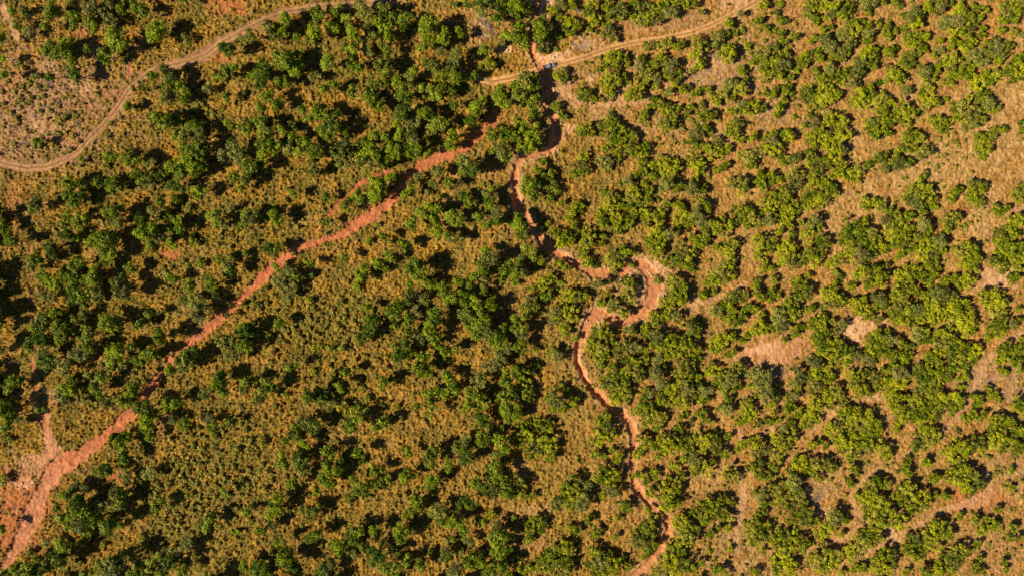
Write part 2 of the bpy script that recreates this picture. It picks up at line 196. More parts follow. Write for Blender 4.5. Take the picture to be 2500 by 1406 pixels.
(1875,704,2.5,"""5,3,7 10,8 3,12,5 30,4,8 38,3,7 32,8 22,12,7 18,18,8 25,20,7 15,22 22,28,7 10,28,8o 5,25,7 13,38,7o 5,38,7 28,40,7 25,45 15,50,5 32,38
40,21,6 42,18 58,4,8 65,10,8 70,8 60,15,8 68,15 55,8 72,12 52,18,4 85,15,7 92,10,7 90,20,8 85,22 98,25,6 95,27 108,10,8o 105,5 112,18,7 105,15
108,30,5o 103,20,4 125,5,8 130,10,8 120,10 128,18,8 122,25,8 135,20,8 140,25 130,30,7 138,32,6 135,5 145,20,7o 148,30 125,32 145,4,7 155,8,8
165,5,8o 175,5,8 170,12 160,15,8 180,8 155,20,8 165,22,8 160,30,7 150,28 175,25,8 180,18,8 190,15,8 195,20 185,25,8 195,28,7 190,35,8 185,32
200,35 200,42,5 192,45 180,30 168,30 210,8,8 218,10,9 225,15,8 220,20,8 230,12 215,18 225,22 212,15 228,28,7 222,35,8 218,42,7 228,38,7 225,45
215,48,5 240,35,6o 245,30,5 245,20 210,3 228,5 50,30,6 45,35,7 55,28 52,38,6 62,32,5 45,45,8 52,50,8 55,42 48,55 65,42,5o 72,35,5o 68,50,6
60,62,8 50,62,7 70,60,8 78,65,7 65,70,7 75,72,7 80,60 85,66,6o 60,55 72,55 115,42,5 105,45,7 108,52,8 118,50,6o 100,55,7 110,60,8 98,62,8 105,65
95,68,6o 100,72,5o 112,65 98,50 128,50,5 135,55,5 145,45,7o 152,42,7 155,50,6 148,52 142,48 165,42,7 172,45,7 178,38 168,52,8 175,55,8 162,50
180,48 185,55,7 170,40 128,62,8 135,65,6 122,68 132,72 120,62 140,55,4 165,62,6 160,68,7 155,65 165,70 180,62,9 190,60,8 200,62,8 185,70,8
195,70,8 205,58 178,70 192,78 200,68 45,72,8o 48,80,9 50,88,7 42,82 45,95,8 52,92 58,80,6 62,85,6 60,90 40,88 28,80,6o 30,88,6o 25,92,5o 28,97
65,100,8 58,105,8 70,102 62,112,7 55,100 72,110 45,112,8 42,118 48,108 50,116 40,125,7 38,132,7 42,130 48,128 35,122,5 5,95,6 8,105,7 3,112,6
20,108,7 18,118,8 25,115 28,122,6 5,122,6 10,128,5 22,130,6 15,136,5o 3,130 25,105,5o 30,120 25,137 80,85,7 85,92,8 92,98,7 88,102 98,102 82,95
90,85,6 95,82 105,88,7 100,80,4 112,80,5 122,78,8 128,82,8o 115,88,7 125,90,8 118,95,8 130,92,7 110,92 122,100 135,85 108,95,6 132,80 145,78,7
150,85,8 145,90 158,82,6 155,75 165,80,7 172,82,7 180,78,7 190,82,6 185,88 175,88 155,95,8 162,98,7 165,90 150,95 160,102,8 170,105 195,88,4
188,95,5 145,100,6 142,108,8 135,105 130,105,7 120,108,7 115,105 125,115,8 130,122,8 138,118,8 145,122,8 150,115,8 155,122 160,112,8 168,108,8
175,110 180,105,6 185,110,6 165,118,8 160,125 178,118,7 188,115 140,128,6 150,128 125,132 128,125 155,108 205,108,7 200,105 208,112 220,102,6
215,98,5 225,108,5 218,105 200,122,7 208,125,6 202,115 212,122 190,125,3 195,128 230,60,8 238,65,8 228,65 235,55 245,60,8 240,72,7 245,70 230,70
248,50,5 228,80,5 232,82 245,78 225,72 245,112,8 240,115 248,120 225,130,8 235,128,8 240,132 230,135 220,138 245,138,8 220,128 75,120,8 82,118
85,125,9 95,125,8 72,128,8 80,132,8 92,135,9 100,132,8 105,138,7 68,135,7 60,135,6 88,120 103,130 58,138 155,135,7 150,138,6 162,138 125,138
185,138,3"""),
(1250,1054,4.297,"""5,5,4 10,3,5 12,8,5 20,4,5 22,9,4 22,14,4 15,12,4 18,8 8,10 3,2,4 24,7 10,14,3 3,28,5 3,33,4 12,36,3 7,36,3 32,30,5 37,28 35,34,5
30,36,4 32,41,5 38,38,4 43,30,3o 25,40,4o 40,40,5o 28,37 43,36,3 34,26 50,3,5 55,2,4 47,12,4 52,13,3 60,13,4 60,16 57,10,3 45,6,3 52,23,5 57,25,5
50,27 55,30,4 60,27 52,34,4 57,34,4o 47,25 71,13,4 72,10 72,3,5 77,5,5 80,8,4 83,4,4 75,8 88,3,4 92,6,5 95,4 88,8,4 83,14,3 85,10 97,9,4 73,25,4
76,28,3 70,25 82,24,4 80,22 89,26,3 92,19,4 96,25,4 86,30 100,5,4 105,3,4 102,10,4 103,15,4o 110,5,5 115,8,5 118,5 120,12,4 108,10 115,3 98,15,4
105,20,5 110,20,4 103,22 113,17,3 124,23,5 126,26,4 122,24 130,7,4 128,10 138,6,5 142,10,5 137,12 138,20,5 142,24,5 140,17 142,35,4o 138,34
143,40,4 122,2,3 93,31,4 88,34,5 92,35 78,34,4 85,36 90,40,5 87,42,4 94,33 64,40,4 62,43 60,48,3 66,43,3 77,44,3 78,52,5 74,56,5 72,62,5 79,58
75,60 70,57 80,64,4 76,66,4 13,50,4 10,55,4 8,52 15,54,4 10,60,4 3,55,3 8,62,3 17,52,3 1,49,2 43,50,4 35,55,3 38,56 48,56,4 47,59 58,59,3 45,48
32,54 30,65,5 25,67,5 22,72,6 30,73,5 18,76,5 25,78,5 15,72 32,78,4 33,68 10,77,4 3,72,4 5,78,4 47,68,5 50,73,5o 48,78,5 57,77,5 44,75 60,74
66,76,3 75,70,3 55,70,4 53,80,4 63,72,3 95,50,5 98,55,5 100,48 95,62,4 100,60,5 105,55 97,67,4 105,45,4 110,42,5 115,40,5 120,38 118,46,5
110,50,5 122,48 112,58,4 118,54 123,55,3 125,40 85,70,5 92,68,4 90,75,6 85,77,5 97,75,5 95,80 82,80 100,78 88,65 107,74,3 103,78 118,77,4 122,80
115,79 137,53,5 142,57,5 135,57,5 140,63 145,53 136,62 143,67 124,66,2 138,80,4 140,47,3 143,45"""),
(1875,1054,4.297,"""3,3,4 8,5,5 13,3,4 5,12,5 10,10 3,20,4 6,16 13,22,4 18,18,5 16,15 2,25 20,22 25,7,4 30,5 33,8,3 28,18,5 25,22 33,18,4 35,21 27,25
22,20 38,20,3 38,3,5 45,5,6 52,4,6 58,3,5 50,10,5 42,10 57,10 46,14,4 48,20,4 51,23 45,27 47,30,3 42,8 55,8 66,10,5 68,13 63,9 85,5,5
92,3,5 88,8 95,4 83,9 87,4 78,18,4 80,15 79,23,4 77,20 89,17,4 91,18 110,8,5 105,12,5 112,13 103,16 120,6,5 122,10,3 118,4 108,18,4 100,11 115,10
95,26,4 97,25 93,25 105,25,5 112,23,6 118,28,6 110,30,6 115,34,4 103,27 120,25 105,22 122,30 113,20 130,5,5 138,4,5 142,8,5 133,10 140,12 127,2
145,4 139,32,3 131,44,3 139,22,3 4,33,5 10,30,4 6,37 3,40 14,28,5o 16,33,4 18,36,4 15,40,4 12,36 10,43,5 20,40,4 22,48,5 18,52,4 25,52 12,50
27,50 16,47 38,48,5o 35,52,5 32,55,5 30,60 28,57 42,50 40,47 45,50,3 3,60,4 8,58,5 14,62,5 10,65,5 20,65,4 5,66 22,63 18,60 42,58,3 62,28,5
58,32,5 68,30 65,28 55,36,5 60,38,6 65,42,6 58,45,5 52,40 65,50,5 60,52,5 70,45 55,48 50,36 80,33,6 85,36,6 78,38,5 75,32 83,42,5 88,40,4 74,50,5
77,48 72,52 76,38 72,36 78,30 100,36,3 95,36 102,37 109,48,3 55,58,5 60,60,5 52,63,5 62,57 45,67,4 48,68 58,63 65,60 50,70 47,72 30,68,5 28,73,5
35,72,5 25,72 33,77,4 40,70,4 30,78 38,75 8,72,5 5,78,5 12,78,5 3,73 15,75 95,54,5 100,56,5 103,58 90,60,5 85,62,5 82,68,5 88,68 95,64,5 92,58
80,60 85,72 97,60 90,65 78,66 108,67,5 105,72,5 102,75 112,68 110,72 100,70 65,70,5 68,73,5 62,76,5 52,76,4 55,78 70,68 48,78 60,72 68,78 42,80,3
118,50,4 122,55,4 127,53,4 120,57 125,50 130,53 119,63,3 140,55,4 142,60 138,60,3 78,79 90,79,5 98,78,5 95,80 118,77,4 122,79 135,78 134,74,3
120,72,3 105,79"""),
]
# ------------------------------------------------------------------ helpers
def W(px, py, z=0.0):
    """survey position of something z metres up -> world x, y"""
    k = S * (H - z) / H
    return (px - 1250.0) * k, (703.0 - py) * k

def lattice(seed, nx, ny):
    return np.random.default_rng(seed).random((ny, nx)).astype(np.float32)

def vnoise(X, Y, cell, seed):
    nx, ny = 64 + int(560 / cell), 64 + int(360 / cell)
    L = lattice(seed, nx + 2, ny + 2)
    u, v = (X + 280.0) / cell, (Y + 180.0) / cell
    i, j = np.floor(u).astype(np.int32), np.floor(v).astype(np.int32)
    fu, fv = u - i, v - j
    fu, fv = fu * fu * (3 - 2 * fu), fv * fv * (3 - 2 * fv)
    i, j = np.clip(i, 0, nx), np.clip(j, 0, ny)
    a = L[j, i] * (1 - fu) + L[j, i + 1] * fu
    b = L[j + 1, i] * (1 - fu) + L[j + 1, i + 1] * fu
    return a * (1 - fv) + b * fv

def sstep(a, b, x):
    t = np.clip((x - a) / (b - a), 0, 1)
    return t * t * (3 - 2 * t)

def mesh_from(name, verts, faces, material, colors=None, smooth=True, tint=None):
    """verts (n,3), faces (m,4) or (m,3) arrays -> mesh"""
    me = bpy.data.meshes.new(name)
    verts = np.asarray(verts, np.float32); faces = np.asarray(faces, np.int32)
    k = faces.shape[1]
    me.vertices.add(len(verts)); me.vertices.foreach_set('co', verts.ravel())
    me.loops.add(faces.size); me.loops.foreach_set('vertex_index', faces.ravel())
    me.polygons.add(len(faces)); me.polygons.foreach_set('loop_start', np.arange(0, faces.size, k, dtype=np.int32))
    me.update(calc_edges=True)
    if smooth:
        me.polygons.foreach_set('use_smooth', np.ones(len(faces), bool))
    if colors is not None:
        at = me.attributes.new('soil', 'FLOAT_COLOR', 'POINT')
        at.data.foreach_set('color', np.c_[colors, np.ones(len(colors))].astype(np.float32).ravel())
    if tint is not None:
        at = me.attributes.new('tint', 'FLOAT', 'POINT')
        at.data.foreach_set('value', np.asarray(tint, np.float32))
    me.materials.append(material)
    return me

def link(name, data, parent=None, **props):
    o = bpy.data.objects.new(name, data)
    COL.objects.link(o)
    if parent is not None:
        o.parent = parent
    for k, v in props.items():
        o[k] = v
    return o

def new_mat(name, rough=0.9):
    m = bpy.data.materials.new(name); m.use_nodes = True
    nt = m.node_tree
    b = nt.nodes['Principled BSDF']
    b.inputs['Roughness'].default_value = rough
    b.inputs['Specular IOR Level'].default_value = 0.15
    return m, nt, b

# ------------------------------------------------------------------ roads, paths and gully (survey units: x, y, half width)
ROAD = [(1010,-20,9),(960,0,9),(900,8,10),(850,12,10),(770,17,10),(700,28,11),(650,48,11),(625,60,11),(580,85,12),(540,105,16),(500,135,17),(460,150,13),(420,158,11),(380,168,10),(340,195,10),
        (310,225,9),(290,255,9),(270,282,8),(245,310,9),(215,340,9),(190,368,9),(155,392,10),(110,408,11),(60,411,11),(20,403,12),(-30,390,13)]
TRACK = [(1168,192,9),(1200,199,10),(1250,190,9),(1300,174,8),(1330,165,8),(1380,154,8),(1430,139,7),(1480,121,7),(1540,106,7),(1620,94,7),(1690,80,7),(1740,60,7),(1790,35,7),(1850,3,7),(1900,-25,7)]
REDPATH = [(1215,278,7),(1190,310,8),(1165,338,8),(1135,362,10),(1100,378,10),(1060,394,11),(1022,406,9),(1000,425,8),(985,450,8),(965,478,9),(940,505,10),(905,528,12),(875,545,12),(835,574,9),(780,590,8),(735,602,8),
           (690,632,9),(640,675,12),(610,706,8),(570,745,7),(530,780,9),(500,803,9),(455,842,10),(415,882,10),(390,912,8),(360,960,8),(335,992,9),(310,1018,12),(270,1056,12),(230,1085,13),(190,1112,18),(155,1130,24),(125,1158,20),
           (100,1195,16),(88,1230,17),(70,1270,22),(52,1310,18),(30,1350,10),(5,1390,6)]
SIDE = [(1020,408,3),(965,420,4),(905,432,4),(870,458,3.5),(840,485,3),(805,525,3),(780,552,2.5),(762,580,2)]
FAN = [(118,1000,4),(114,1040,7),(118,1075,12),(128,1105,18)]
FENCE = [(78,560,3),(72,640,3),(72,700,3),(76,790,4),(84,880,5),(90,950,5),(95,1000,5),(110,1040,6)]
RUTS = [(352,98,4),(330,118,6),(322,150,6),(316,178,5),(300,212,4),(285,240,3)]
TOPLEFT = [(-5,-10,10),(8,18,10),(20,45,9),(32,70,8),(42,95,6)]
GULLY = [(1312,-20,9,1.2),(1310,20,9,1.2),(1306,60,8,1.2),(1300,100,8,1.2),(1300,128,8,1.0),(1312,150,9,.5),(1326,172,10,.35),(1336,195,11,.8),(1340,228,12,1.0),(1332,252,10,1.0),(1345,275,9,1.0),(1362,300,9,1.1),(1362,332,8,1.1),
         (1345,362,8,1.0),(1312,378,8,.9),(1280,386,8,.8),(1260,402,8,.8),(1255,440,7,1.0),(1259,472,9,1.2),(1270,510,10,1.2),(1292,542,8,1.2),(1312,572,9,1.2),(1335,603,9,1.1),(1362,622,9,1.1),(1400,641,8,1.1),(1432,661,11,.9),(1470,670,13,.8),
         (1500,674,9,.9),(1525,660,10,.9),(1552,642,12,.7),(1577,650,16,.6),(1592,674,16,.6),(1599,702,16,.6),(1590,732,15,.7),(1568,762,14,.8),(1540,779,10,1.0),(1510,783,9,1.0),(1482,768,9,1.0),(1452,766,14,.9),(1438,788,13,.9),
         (1420,820,7,1.2),(1408,852,5.5,1.6),(1408,884,6,1.7),(1426,922,6.5,1.7),(1456,958,6.5,1.6),(1486,987,7,1.5),(1520,1010,8,1.3),(1540,1030,9,1.1),(1547,1060,9,1.0),(1545,1092,8,1.0),(1545,1122,8,1.0),(1550,1150,8,1.0),(1546,1180,8,1.0),
         (1572,1216,9,1.1),(1605,1252,9,1.1),(1633,1270,8,1.1),(1630,1300,8,1.0),(1608,1345,8,1.0),(1572,1385,8,1.0),(1535,1420,8,1.0)]
TRAILS = [[(2520,800,7),(2460,835,7),(2420,865,6),(2395,900,7),(2380,945,9),(2360,985,9),(2335,1020,5),(2300,1052,5),(2250,1085,5),(2215,1105,5),(2190,1115,4)],
          [(2420,1150,8),(2415,1195,9),(2395,1218,16),(2350,1232,9),(2300,1245,7),(2260,1265,6),(2215,1295,6),(2180,1312,9),(2140,1335,5),(2080,1365,4),(2040,1385,3)],
          [(2130,1148,4),(2095,1180,5),(2075,1210,7),(2085,1245,5),(2110,1275,5),(2060,1310,5),(2010,1325,4),(1970,1345,3)],
          [(2190,1008,3),(2150,1025,4),(2105,1045,4),(2060,1085,3)],[(2070,980,4),(2030,1005,6),(2000,1035,5),(1970,1060,4)],
          [(1345,215,8),(1375,232,9),(1410,244,9),(1450,252,9),(1500,248,9),(1545,250,8),(1580,238,6),(1600,222,5)],
          [(1560,150,4),(1545,185,5),(1535,205,5),(1515,225,6),(1500,245,6)],[(1600,225,4),(1660,185,3),(1720,140,5),(1735,152,8),(1760,165,10)],
          [(2210,250,7),(2230,225,9),(2250,190,6),(2270,160,5),(2330,125,3)],[(1690,740,6),(1730,735,5),(1770,720,4),(1820,690,3)],
          [(1600,655,6),(1640,700,5),(1655,660,4),(1680,680,3)],[(1590,640,5),(1625,655,6),(1655,668,4)],
          [(2420,470,4),(2440,500,6),(2480,510,7),(2510,515,8)],[(1800,1050,5),(1815,1085,6),(1850,1065,6),(1890,1040,4)],
          [(1790,1130,6),(1810,1165,6),(1815,1210,6),(1805,1260,5),(1795,1330,4)],[(2000,0,3),(1960,80,3),(1925,140,3),(1890,190,3)],
          [(2040,220,4),(2080,205,5),(2120,190,4)],[(2100,120,3),(2060,150,3),(2020,175,3),(1975,200,3)]]
# bare patches: x, y, rx, ry, colour key, strength
PATCH = [(560,10,40,24,'red',1),(585,28,20,10,'red',.8),(258,230,20,10,'red',.9),(222,262,22,10,'red',.9),(540,150,22,12,'red',.7),(412,622,22,10,'red',.9),(285,1165,20,14,'red',.9),(330,85,14,5,'red',.7),(190,85,28,8,'red',.7),
         (225,48,25,5,'red',.5),(120,1110,30,18,'pink',.9),(55,1215,75,55,'red',.85),(30,1300,60,50,'red',.8),(70,1150,60,24,'pink',.8),(60,1120,38,20,'sand',.6),(50,1180,30,12,'pale',.7),(20,1160,40,20,'red',.5),(130,960,28,18,'sand',.6),(140,980,14,8,'pink',.7),(35,480,25,70,'red',.35),
         (120,240,190,130,'brown',.9),(60,330,120,80,'brown',.85),(40,200,50,40,'redsand',.4),(100,300,40,24,'sand',.5),(160,340,40,16,'redsand',.35),(110,210,50,30,'mauve',.6),(70,270,50,30,'mauve',.6),(205,130,30,18,'sand',.4),(120,165,35,12,'sand',.5),(210,215,30,16,'sand',.5),(1345,145,32,14,'pale',.95),(1365,140,28,14,'pale',.8),(1318,20,22,22,'pale',.8),(1340,10,30,14,'pale',.6),
         (1235,120,16,8,'pale',.7),(1425,112,22,14,'ash',.9),(1440,105,30,20,'sand',.5),(1790,5,40,18,'pale',.6),(1560,62,40,16,'sand',.6),(1660,55,70,24,'brown',.6),(1380,205,40,24,'sand',.8),(1435,195,16,12,'pale',.7),(1430,245,60,14,'sand',.7),
         (1520,250,40,14,'pink',.6),(1390,310,10,12,'pale',.7),(1355,360,8,10,'pale',.6),(1590,650,34,16,'pale',.8),(1582,700,24,44,'sand',.8),(1605,720,16,30,'pale',.6),(1450,770,36,26,'sand',.9),(1520,690,50,40,'sand',.4),
         (1500,775,30,8,'pale',.6),(1375,618,20,10,'sand',.7),(1880,862,66,34,'pink',.9),(1870,850,40,14,'pale',.6),(1905,905,40,32,'sand',.6),(2100,800,36,20,'pale',.8),(2080,820,16,20,'pale',.6),(1935,850,40,26,'pink',.7),
         (2430,680,44,30,'pale',.7),(2400,700,40,16,'sand',.6),(2380,1215,80,32,'red',.6),(2180,1310,34,14,'sand',.8),(2160,1300,26,16,'pale',.5),(1275,1150,30,24,'pink',.5),(1300,1250,50,14,'sand',.4),(1290,1330,40,20,'pink',.4),
         (1800,170,90,70,'mauve',.6),(1720,200,60,40,'mauve',.5),(1920,40,30,24,'pink',.6),(2010,60,10,8,'red',.5),(1890,280,60,40,'mauve',.5),(1740,330,60,24,'sand',.5),(1700,740,34,20,'sand',.7),(1620,300,60,30,'mauve',.35),
         (2440,320,110,120,'tan',.9),(2340,400,120,70,'tan',.8),(2220,430,90,50,'tan',.8),(2130,490,70,40,'tan',.8),(2050,560,70,70,'tan',.7),(2420,560,60,60,'tan',.8),(2470,220,40,60,'tan',.8),(2090,350,20,40,'tan',.8),(2050,1010,60,20,'tan',.6),
         (2400,930,50,50,'mauve',.7),(2470,960,60,50,'mauve',.6),(2450,1130,60,60,'brown',.5),(2430,1330,80,60,'brown',.5),(1990,1200,40,34,'mauve',.6),(2010,1250,40,14,'pale',.5),(1800,1300,60,60,'mauve',.4),(1700,1180,60,40,'tan',.4),
         (1900,1360,50,30,'tan',.5),(2140,970,20,8,'pale',.4),(1930,1070,40,14,'pink',.4),(1480,300,30,60,'sand',.4),(1180,65,34,26,'mauve',.7),(1160,100,20,14,'brown',.6),(1030,85,20,30,'brown',.5),(1320,180,26,10,'red',.5),(1340,210,16,30,'redsand',.8)]
TONE = dict(red=(.46,.15,.06), pink=(.50,.235,.12), pale=(.68,.40,.24), sand=(.50,.285,.15), brown=(.31,.175,.088), ash=(.30,.25,.23), mauve=(.34,.21,.125), tan=(.40,.245,.095), redsand=(.46,.19,.085),
            gravel=(.33,.175,.090), track=(.50,.27,.115), gully=(.50,.215,.095), redpath=(.48,.155,.065))

# ------------------------------------------------------------------ one height field, cut into ground, roads, paths and gully
STEP = 0.39
GX = np.arange(-232, 232.01, STEP, dtype=np.float32)
GY = np.arange(-140, 140.01, STEP, dtype=np.float32)
X, Y = np.meshgrid(GX, GY)
NYg, NXg = X.shape
wob = (vnoise(X, Y, 3.1, 11) - .5) * 1.5 + (vnoise(X, Y, 1.1, 12) - .5) * 0.8

def line_field(line, extra=9.0):
    """distance beyond the half width, signed side offset, and the 4th value along the line"""
    F = np.full(X.shape, 99.0, np.float32); O = np.full(X.shape, 99.0, np.float32); D = np.zeros(X.shape, np.float32)
    for a, b in zip(line[:-1], line[1:]):
        ax, ay = W(a[0], a[1]); bx, by = W(b[0], b[1])
        wa, wb = a[2] * S, b[2] * S
        m = max(wa, wb) + extra
        i0, i1 = np.searchsorted(GX, (min(ax, bx) - m, max(ax, bx) + m))
        j0, j1 = np.searchsorted(GY, (min(ay, by) - m, max(ay, by) + m))
        if i1 <= i0 or j1 <= j0:
            continue
        x, y = X[j0:j1, i0:i1] - ax, Y[j0:j1, i0:i1] - ay
        dx, dy = bx - ax, by - ay
        L2 = dx * dx + dy * dy + 1e-9
        t = np.clip((x * dx + y * dy) / L2, 0, 1)
        off = (x * dy - y * dx) / math.sqrt(L2)
        d = np.hypot(x - t * dx, y - t * dy)
        f = d - (wa + (wb - wa) * t)
        sub = F[j0:j1, i0:i1]
        better = f < sub
        sub[better] = f[better]
        O[j0:j1, i0:i1][better] = (np.sign(off) * d)[better]
        if len(a) > 3:
            D[j0:j1, i0:i1][better] = (a[3] + (b[3] - a[3]) * t)[better]
    return F, O, D

PXg, PYg = X / S + 1250.0, 703.0 - Y / S
nz = {c: vnoise(X, Y, c, 100 + i) for i, c in enumerate((.55, .95, 2.2, 6.0, 17.0, 45.0))}
# how dry and tan the land is: greener and golden in the west, tan in the east
east = sstep(1150, 1750, PXg + (703 - PYg) * .35 + (nz[45.0] - .5) * 500)
green = np.array((.100, .085, .009)); gold = np.array((.245, .140, .018)); tan = np.array((.33, .190, .060)); earth = np.array((.34, .150, .050))
m1 = sstep(.35, .68, nz[6.0] * .55 + nz[2.2] * .45)[..., None]
m2 = sstep(.3, .7, nz[.95] * .6 + nz[.55] * .4)[..., None]
west_c = (green * (1 - m1) + gold * m1) * (1 - .45 * m2) + np.array((.33, .205, .055)) * .45 * m2
east_c = (tan * (1 - m1 * .6) + earth * m1 * .6) * (1 - .45 * m2) + np.array((.22, .15, .025)) * .45 * m2
C = west_c * (1 - east[..., None]) + east_c * east[..., None]
south = sstep(650, 1250, PYg)[..., None] * sstep(500, 1250, PXg)[..., None] * (1 - east[..., None])
C = C * (1 - south * .5) + (gold * .6 + tan * .4) * south * .5
rough = 1.0 - .40 * east
bare = np.zeros(X.shape, np.float32); smoo = np.zeros(X.shape, np.float32)

def blend(col, w):
    global C
    C = C * (1 - w[..., None]) + np.array(col) * w[..., None]

for (x, y, rx, ry, key, st) in PATCH:
    q = np.hypot((PXg - x) / rx, (PYg - y) / ry) + (nz[2.2] - .5) * 1.5 + (nz[.95] - .5) * 1.1
    w = sstep(1.15, .65, q) * st
    blend(TONE[key], w * (.72 + .28 * nz[.55]))
    bare = np.maximum(bare, w * (1.0 if key not in ('tan', 'brown', 'mauve') else .35))

# thin cattle trails and runoff lines
for cell, sd, wd, st in ((11.0, 81, .020, .55), (7.0, 82, .022, .45), (16.0, 83, .014, .6)):
    n_ = vnoise(X, Y, cell, sd) + (nz[2.2] - .5) * .05
    w = sstep(wd * 1.5, wd * .4, np.abs(n_ - .5)) * st * (.35 + .65 * east) * sstep(.35, .6, nz[17.0])
    blend((.43, .26, .12), w); bare = np.maximum(bare, w * .5)
    w2 = sstep(wd * 1.2, wd * .3, np.abs(n_ - .5 - wd * 1.5)) * st * .8 * east * sstep(.35, .6, nz[17.0])
    C = C * (1 - .5 * w2[..., None])
Z = (nz[45.0] - .5) * 1.6 + (nz[17.0] - .5) * .7
lines = {}
for nm, ln, tone, depth in (('gravel_road', ROAD, 'gravel', .12), ('dirt_track', TRACK, 'track', .15), ('footpath', REDPATH, 'redpath', .50), ('side_path', SIDE, 'redpath', .15),
                            ('fan', FAN, 'pink', .12), ('fence_trail', FENCE, 'redsand', .15), ('ruts', RUTS, 'redsand', .12), ('corner', TOPLEFT, 'sand', .1)):
    F, O, _ = line_field(ln)
    if nm == 'footpath': F = F - .25
    Fw = F + wob * (.45 if nm in ('gravel_road', 'dirt_track') else 1.15) + ((vnoise(X, Y, .6, 13) - .5) * 1.1 if nm == 'footpath' else 0)
    lines[nm] = Fw
    w = sstep(.45, -.45, Fw)
    if nm in ('fence_trail', 'ruts', 'corner'):
        w = w * sstep(.15, .5, nz[2.2] * .6 + nz[6.0] * .4 + .12)
    c = np.array(TONE[tone])
    if nm == 'footpath':
        c = c + np.array((.03, .05, .04)) * sstep(1060, 1200, PYg)[..., None] + np.array((.0, .02, .015)) * nz[6.0][..., None]
    tone_mix = (.70 + .5 * nz[2.2] + .14 * (nz[.55] - .5))[..., None]
    C = C * (1 - w[..., None]) + c * tone_mix * w[..., None]
    if nm in ('gravel_road', 'dirt_track'):      # wheel ruts either side of a grassy crown
        ru = np.exp(-((np.abs(O) - .80) / .30) ** 2) * w
        C += ru[..., None] * np.array((.17, .095, .045))
        cr = np.exp(-(O / .38) ** 2) * w * sstep(.25, .5, nz[2.2])
        C = C * (1 - .75 * cr[..., None]) + np.array((.20, .125, .04)) * .75 * cr[..., None]
        Z -= ru * .12
    if nm == 'footpath':
        ru = sstep(.62, .80, vnoise(X, Y, .9, 51)) * w
        Z -= ru * .18
    Z -= w * depth
    bare = np.maximum(bare, w); smoo = np.maximum(smoo, w * (.92 if nm in ('gravel_road', 'dirt_track') else .72))
for k, ln in enumerate(TRAILS):
    F, O, _ = line_field(ln, 5.0)
    w = sstep(.7, -.5, F + wob * .9) * .8
    blend(TONE['sand'], w * (.55 + .45 * nz[2.2]))
    Z -= w * .08
    bare = np.maximum(bare, w * .85)
F, O, D = line_field(GULLY)
Fg = F + wob * .95
lines['gully'] = Fg
cut = sstep(.55, -.75, Fg)
lip = sstep(2.2, .2, Fg) * (1 - cut)
C = C * (1 - .42 * lip[..., None] * nz[2.2][..., None] * 1.5) + np.array(TONE['pale']) * (.42 * lip * nz[2.2] * 1.5)[..., None]
floor_w = sstep(.3, -.3, Fg)
C = C * (1 - floor_w[..., None]) + np.array(TONE['gully']) * (.85 + .25 * nz[2.2])[..., None] * floor_w[..., None]
Z -= cut * D
Z -= cut * sstep(.5, .7, vnoise(X, Y, 1.3, 61)) * .12
bare = np.maximum(bare, np.maximum(cut, lip * .6)); smoo = np.maximum(smoo, cut * .75)
# tussocks and hummocks where grass grows
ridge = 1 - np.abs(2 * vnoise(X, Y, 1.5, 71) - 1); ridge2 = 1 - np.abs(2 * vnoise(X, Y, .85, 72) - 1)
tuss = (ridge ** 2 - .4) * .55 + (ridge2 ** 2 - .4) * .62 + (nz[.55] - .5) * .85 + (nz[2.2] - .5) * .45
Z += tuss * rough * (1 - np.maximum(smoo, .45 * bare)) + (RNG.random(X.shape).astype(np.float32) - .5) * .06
ridge_tone = np.clip(ridge2 ** 2 * .6 + ridge ** 2 * .4, 0, 1) * (1 - bare)
C = C * (.52 + 1.02 * ridge_tone + .40 * bare)[..., None]  # colour goes paler on the tussock ridges, darker in the hollows between
rill = 1 - np.abs(2 * vnoise(X * .6 + Y * .8, Y * .6 - X * .8, 1.9, 91) - 1)
C = C * (1 - .42 * (bare * sstep(.80, .97, rill) * nz[2.2] * 1.4)[..., None])
Z -= bare * sstep(.80, .97, rill) * .14
Z = Z.astype(np.float32)
C = np.clip(C * .98, .004, .9).astype(np.float32)

def gz(x, y):
    i = min(max(int(round((x - GX[0]) / STEP)), 0), NXg - 1); j = min(max(int(round((y - GY[0]) / STEP)), 0), NYg - 1)
    return float(Z[j, i])

def field_at(Fld, x, y):
    i = min(max(int(round((x - GX[0]) / STEP)), 0), NXg - 1); j = min(max(int(round((y - GY[0]) / STEP)), 0), NYg - 1)
    return float(Fld[j, i])

# soil: colour of the ground, with fine grain and relief from noise
soil, nt, b = new_mat('soil', .95)
at = nt.nodes.new('ShaderNodeAttribute'); at.attribute_name = 'soil'
co = nt.nodes.new('ShaderNodeTexCoord')
n1 = nt.nodes.new('ShaderNodeTexNoise'); n1.inputs['Scale'].default_value = 2.6; n1.inputs['Detail'].default_value = 5.0; n1.inputs['Roughness'].default_value = .7
nt.links.new(co.outputs['Object'], n1.inputs['Vector'])
mr = nt.nodes.new('ShaderNodeMapRange'); mr.inputs['From Min'].default_value = .25; mr.inputs['From Max'].default_value = .75; mr.inputs['To Min'].default_value = .62; mr.inputs['To Max'].default_value = 1.38
nt.links.new(n1.outputs['Fac'], mr.inputs['Value'])
mx = nt.nodes.new('ShaderNodeMix'); mx.data_type = 'RGBA'; mx.blend_type = 'MULTIPLY'; mx.inputs[0].default_value = 1.0
nt.links.new(at.outputs['Color'], mx.inputs[6]); nt.links.new(mr.outputs['Result'], mx.inputs[7])
nt.links.new(mx.outputs[2], b.inputs['Base Color'])
bp = nt.nodes.new('ShaderNodeBump'); bp.inputs['Strength'].default_value = .8; bp.inputs['Distance'].default_value = .25
nt.links.new(n1.outputs['Fac'], bp.inputs['Height']); nt.links.new(bp.outputs['Normal'], b.inputs['Normal'])

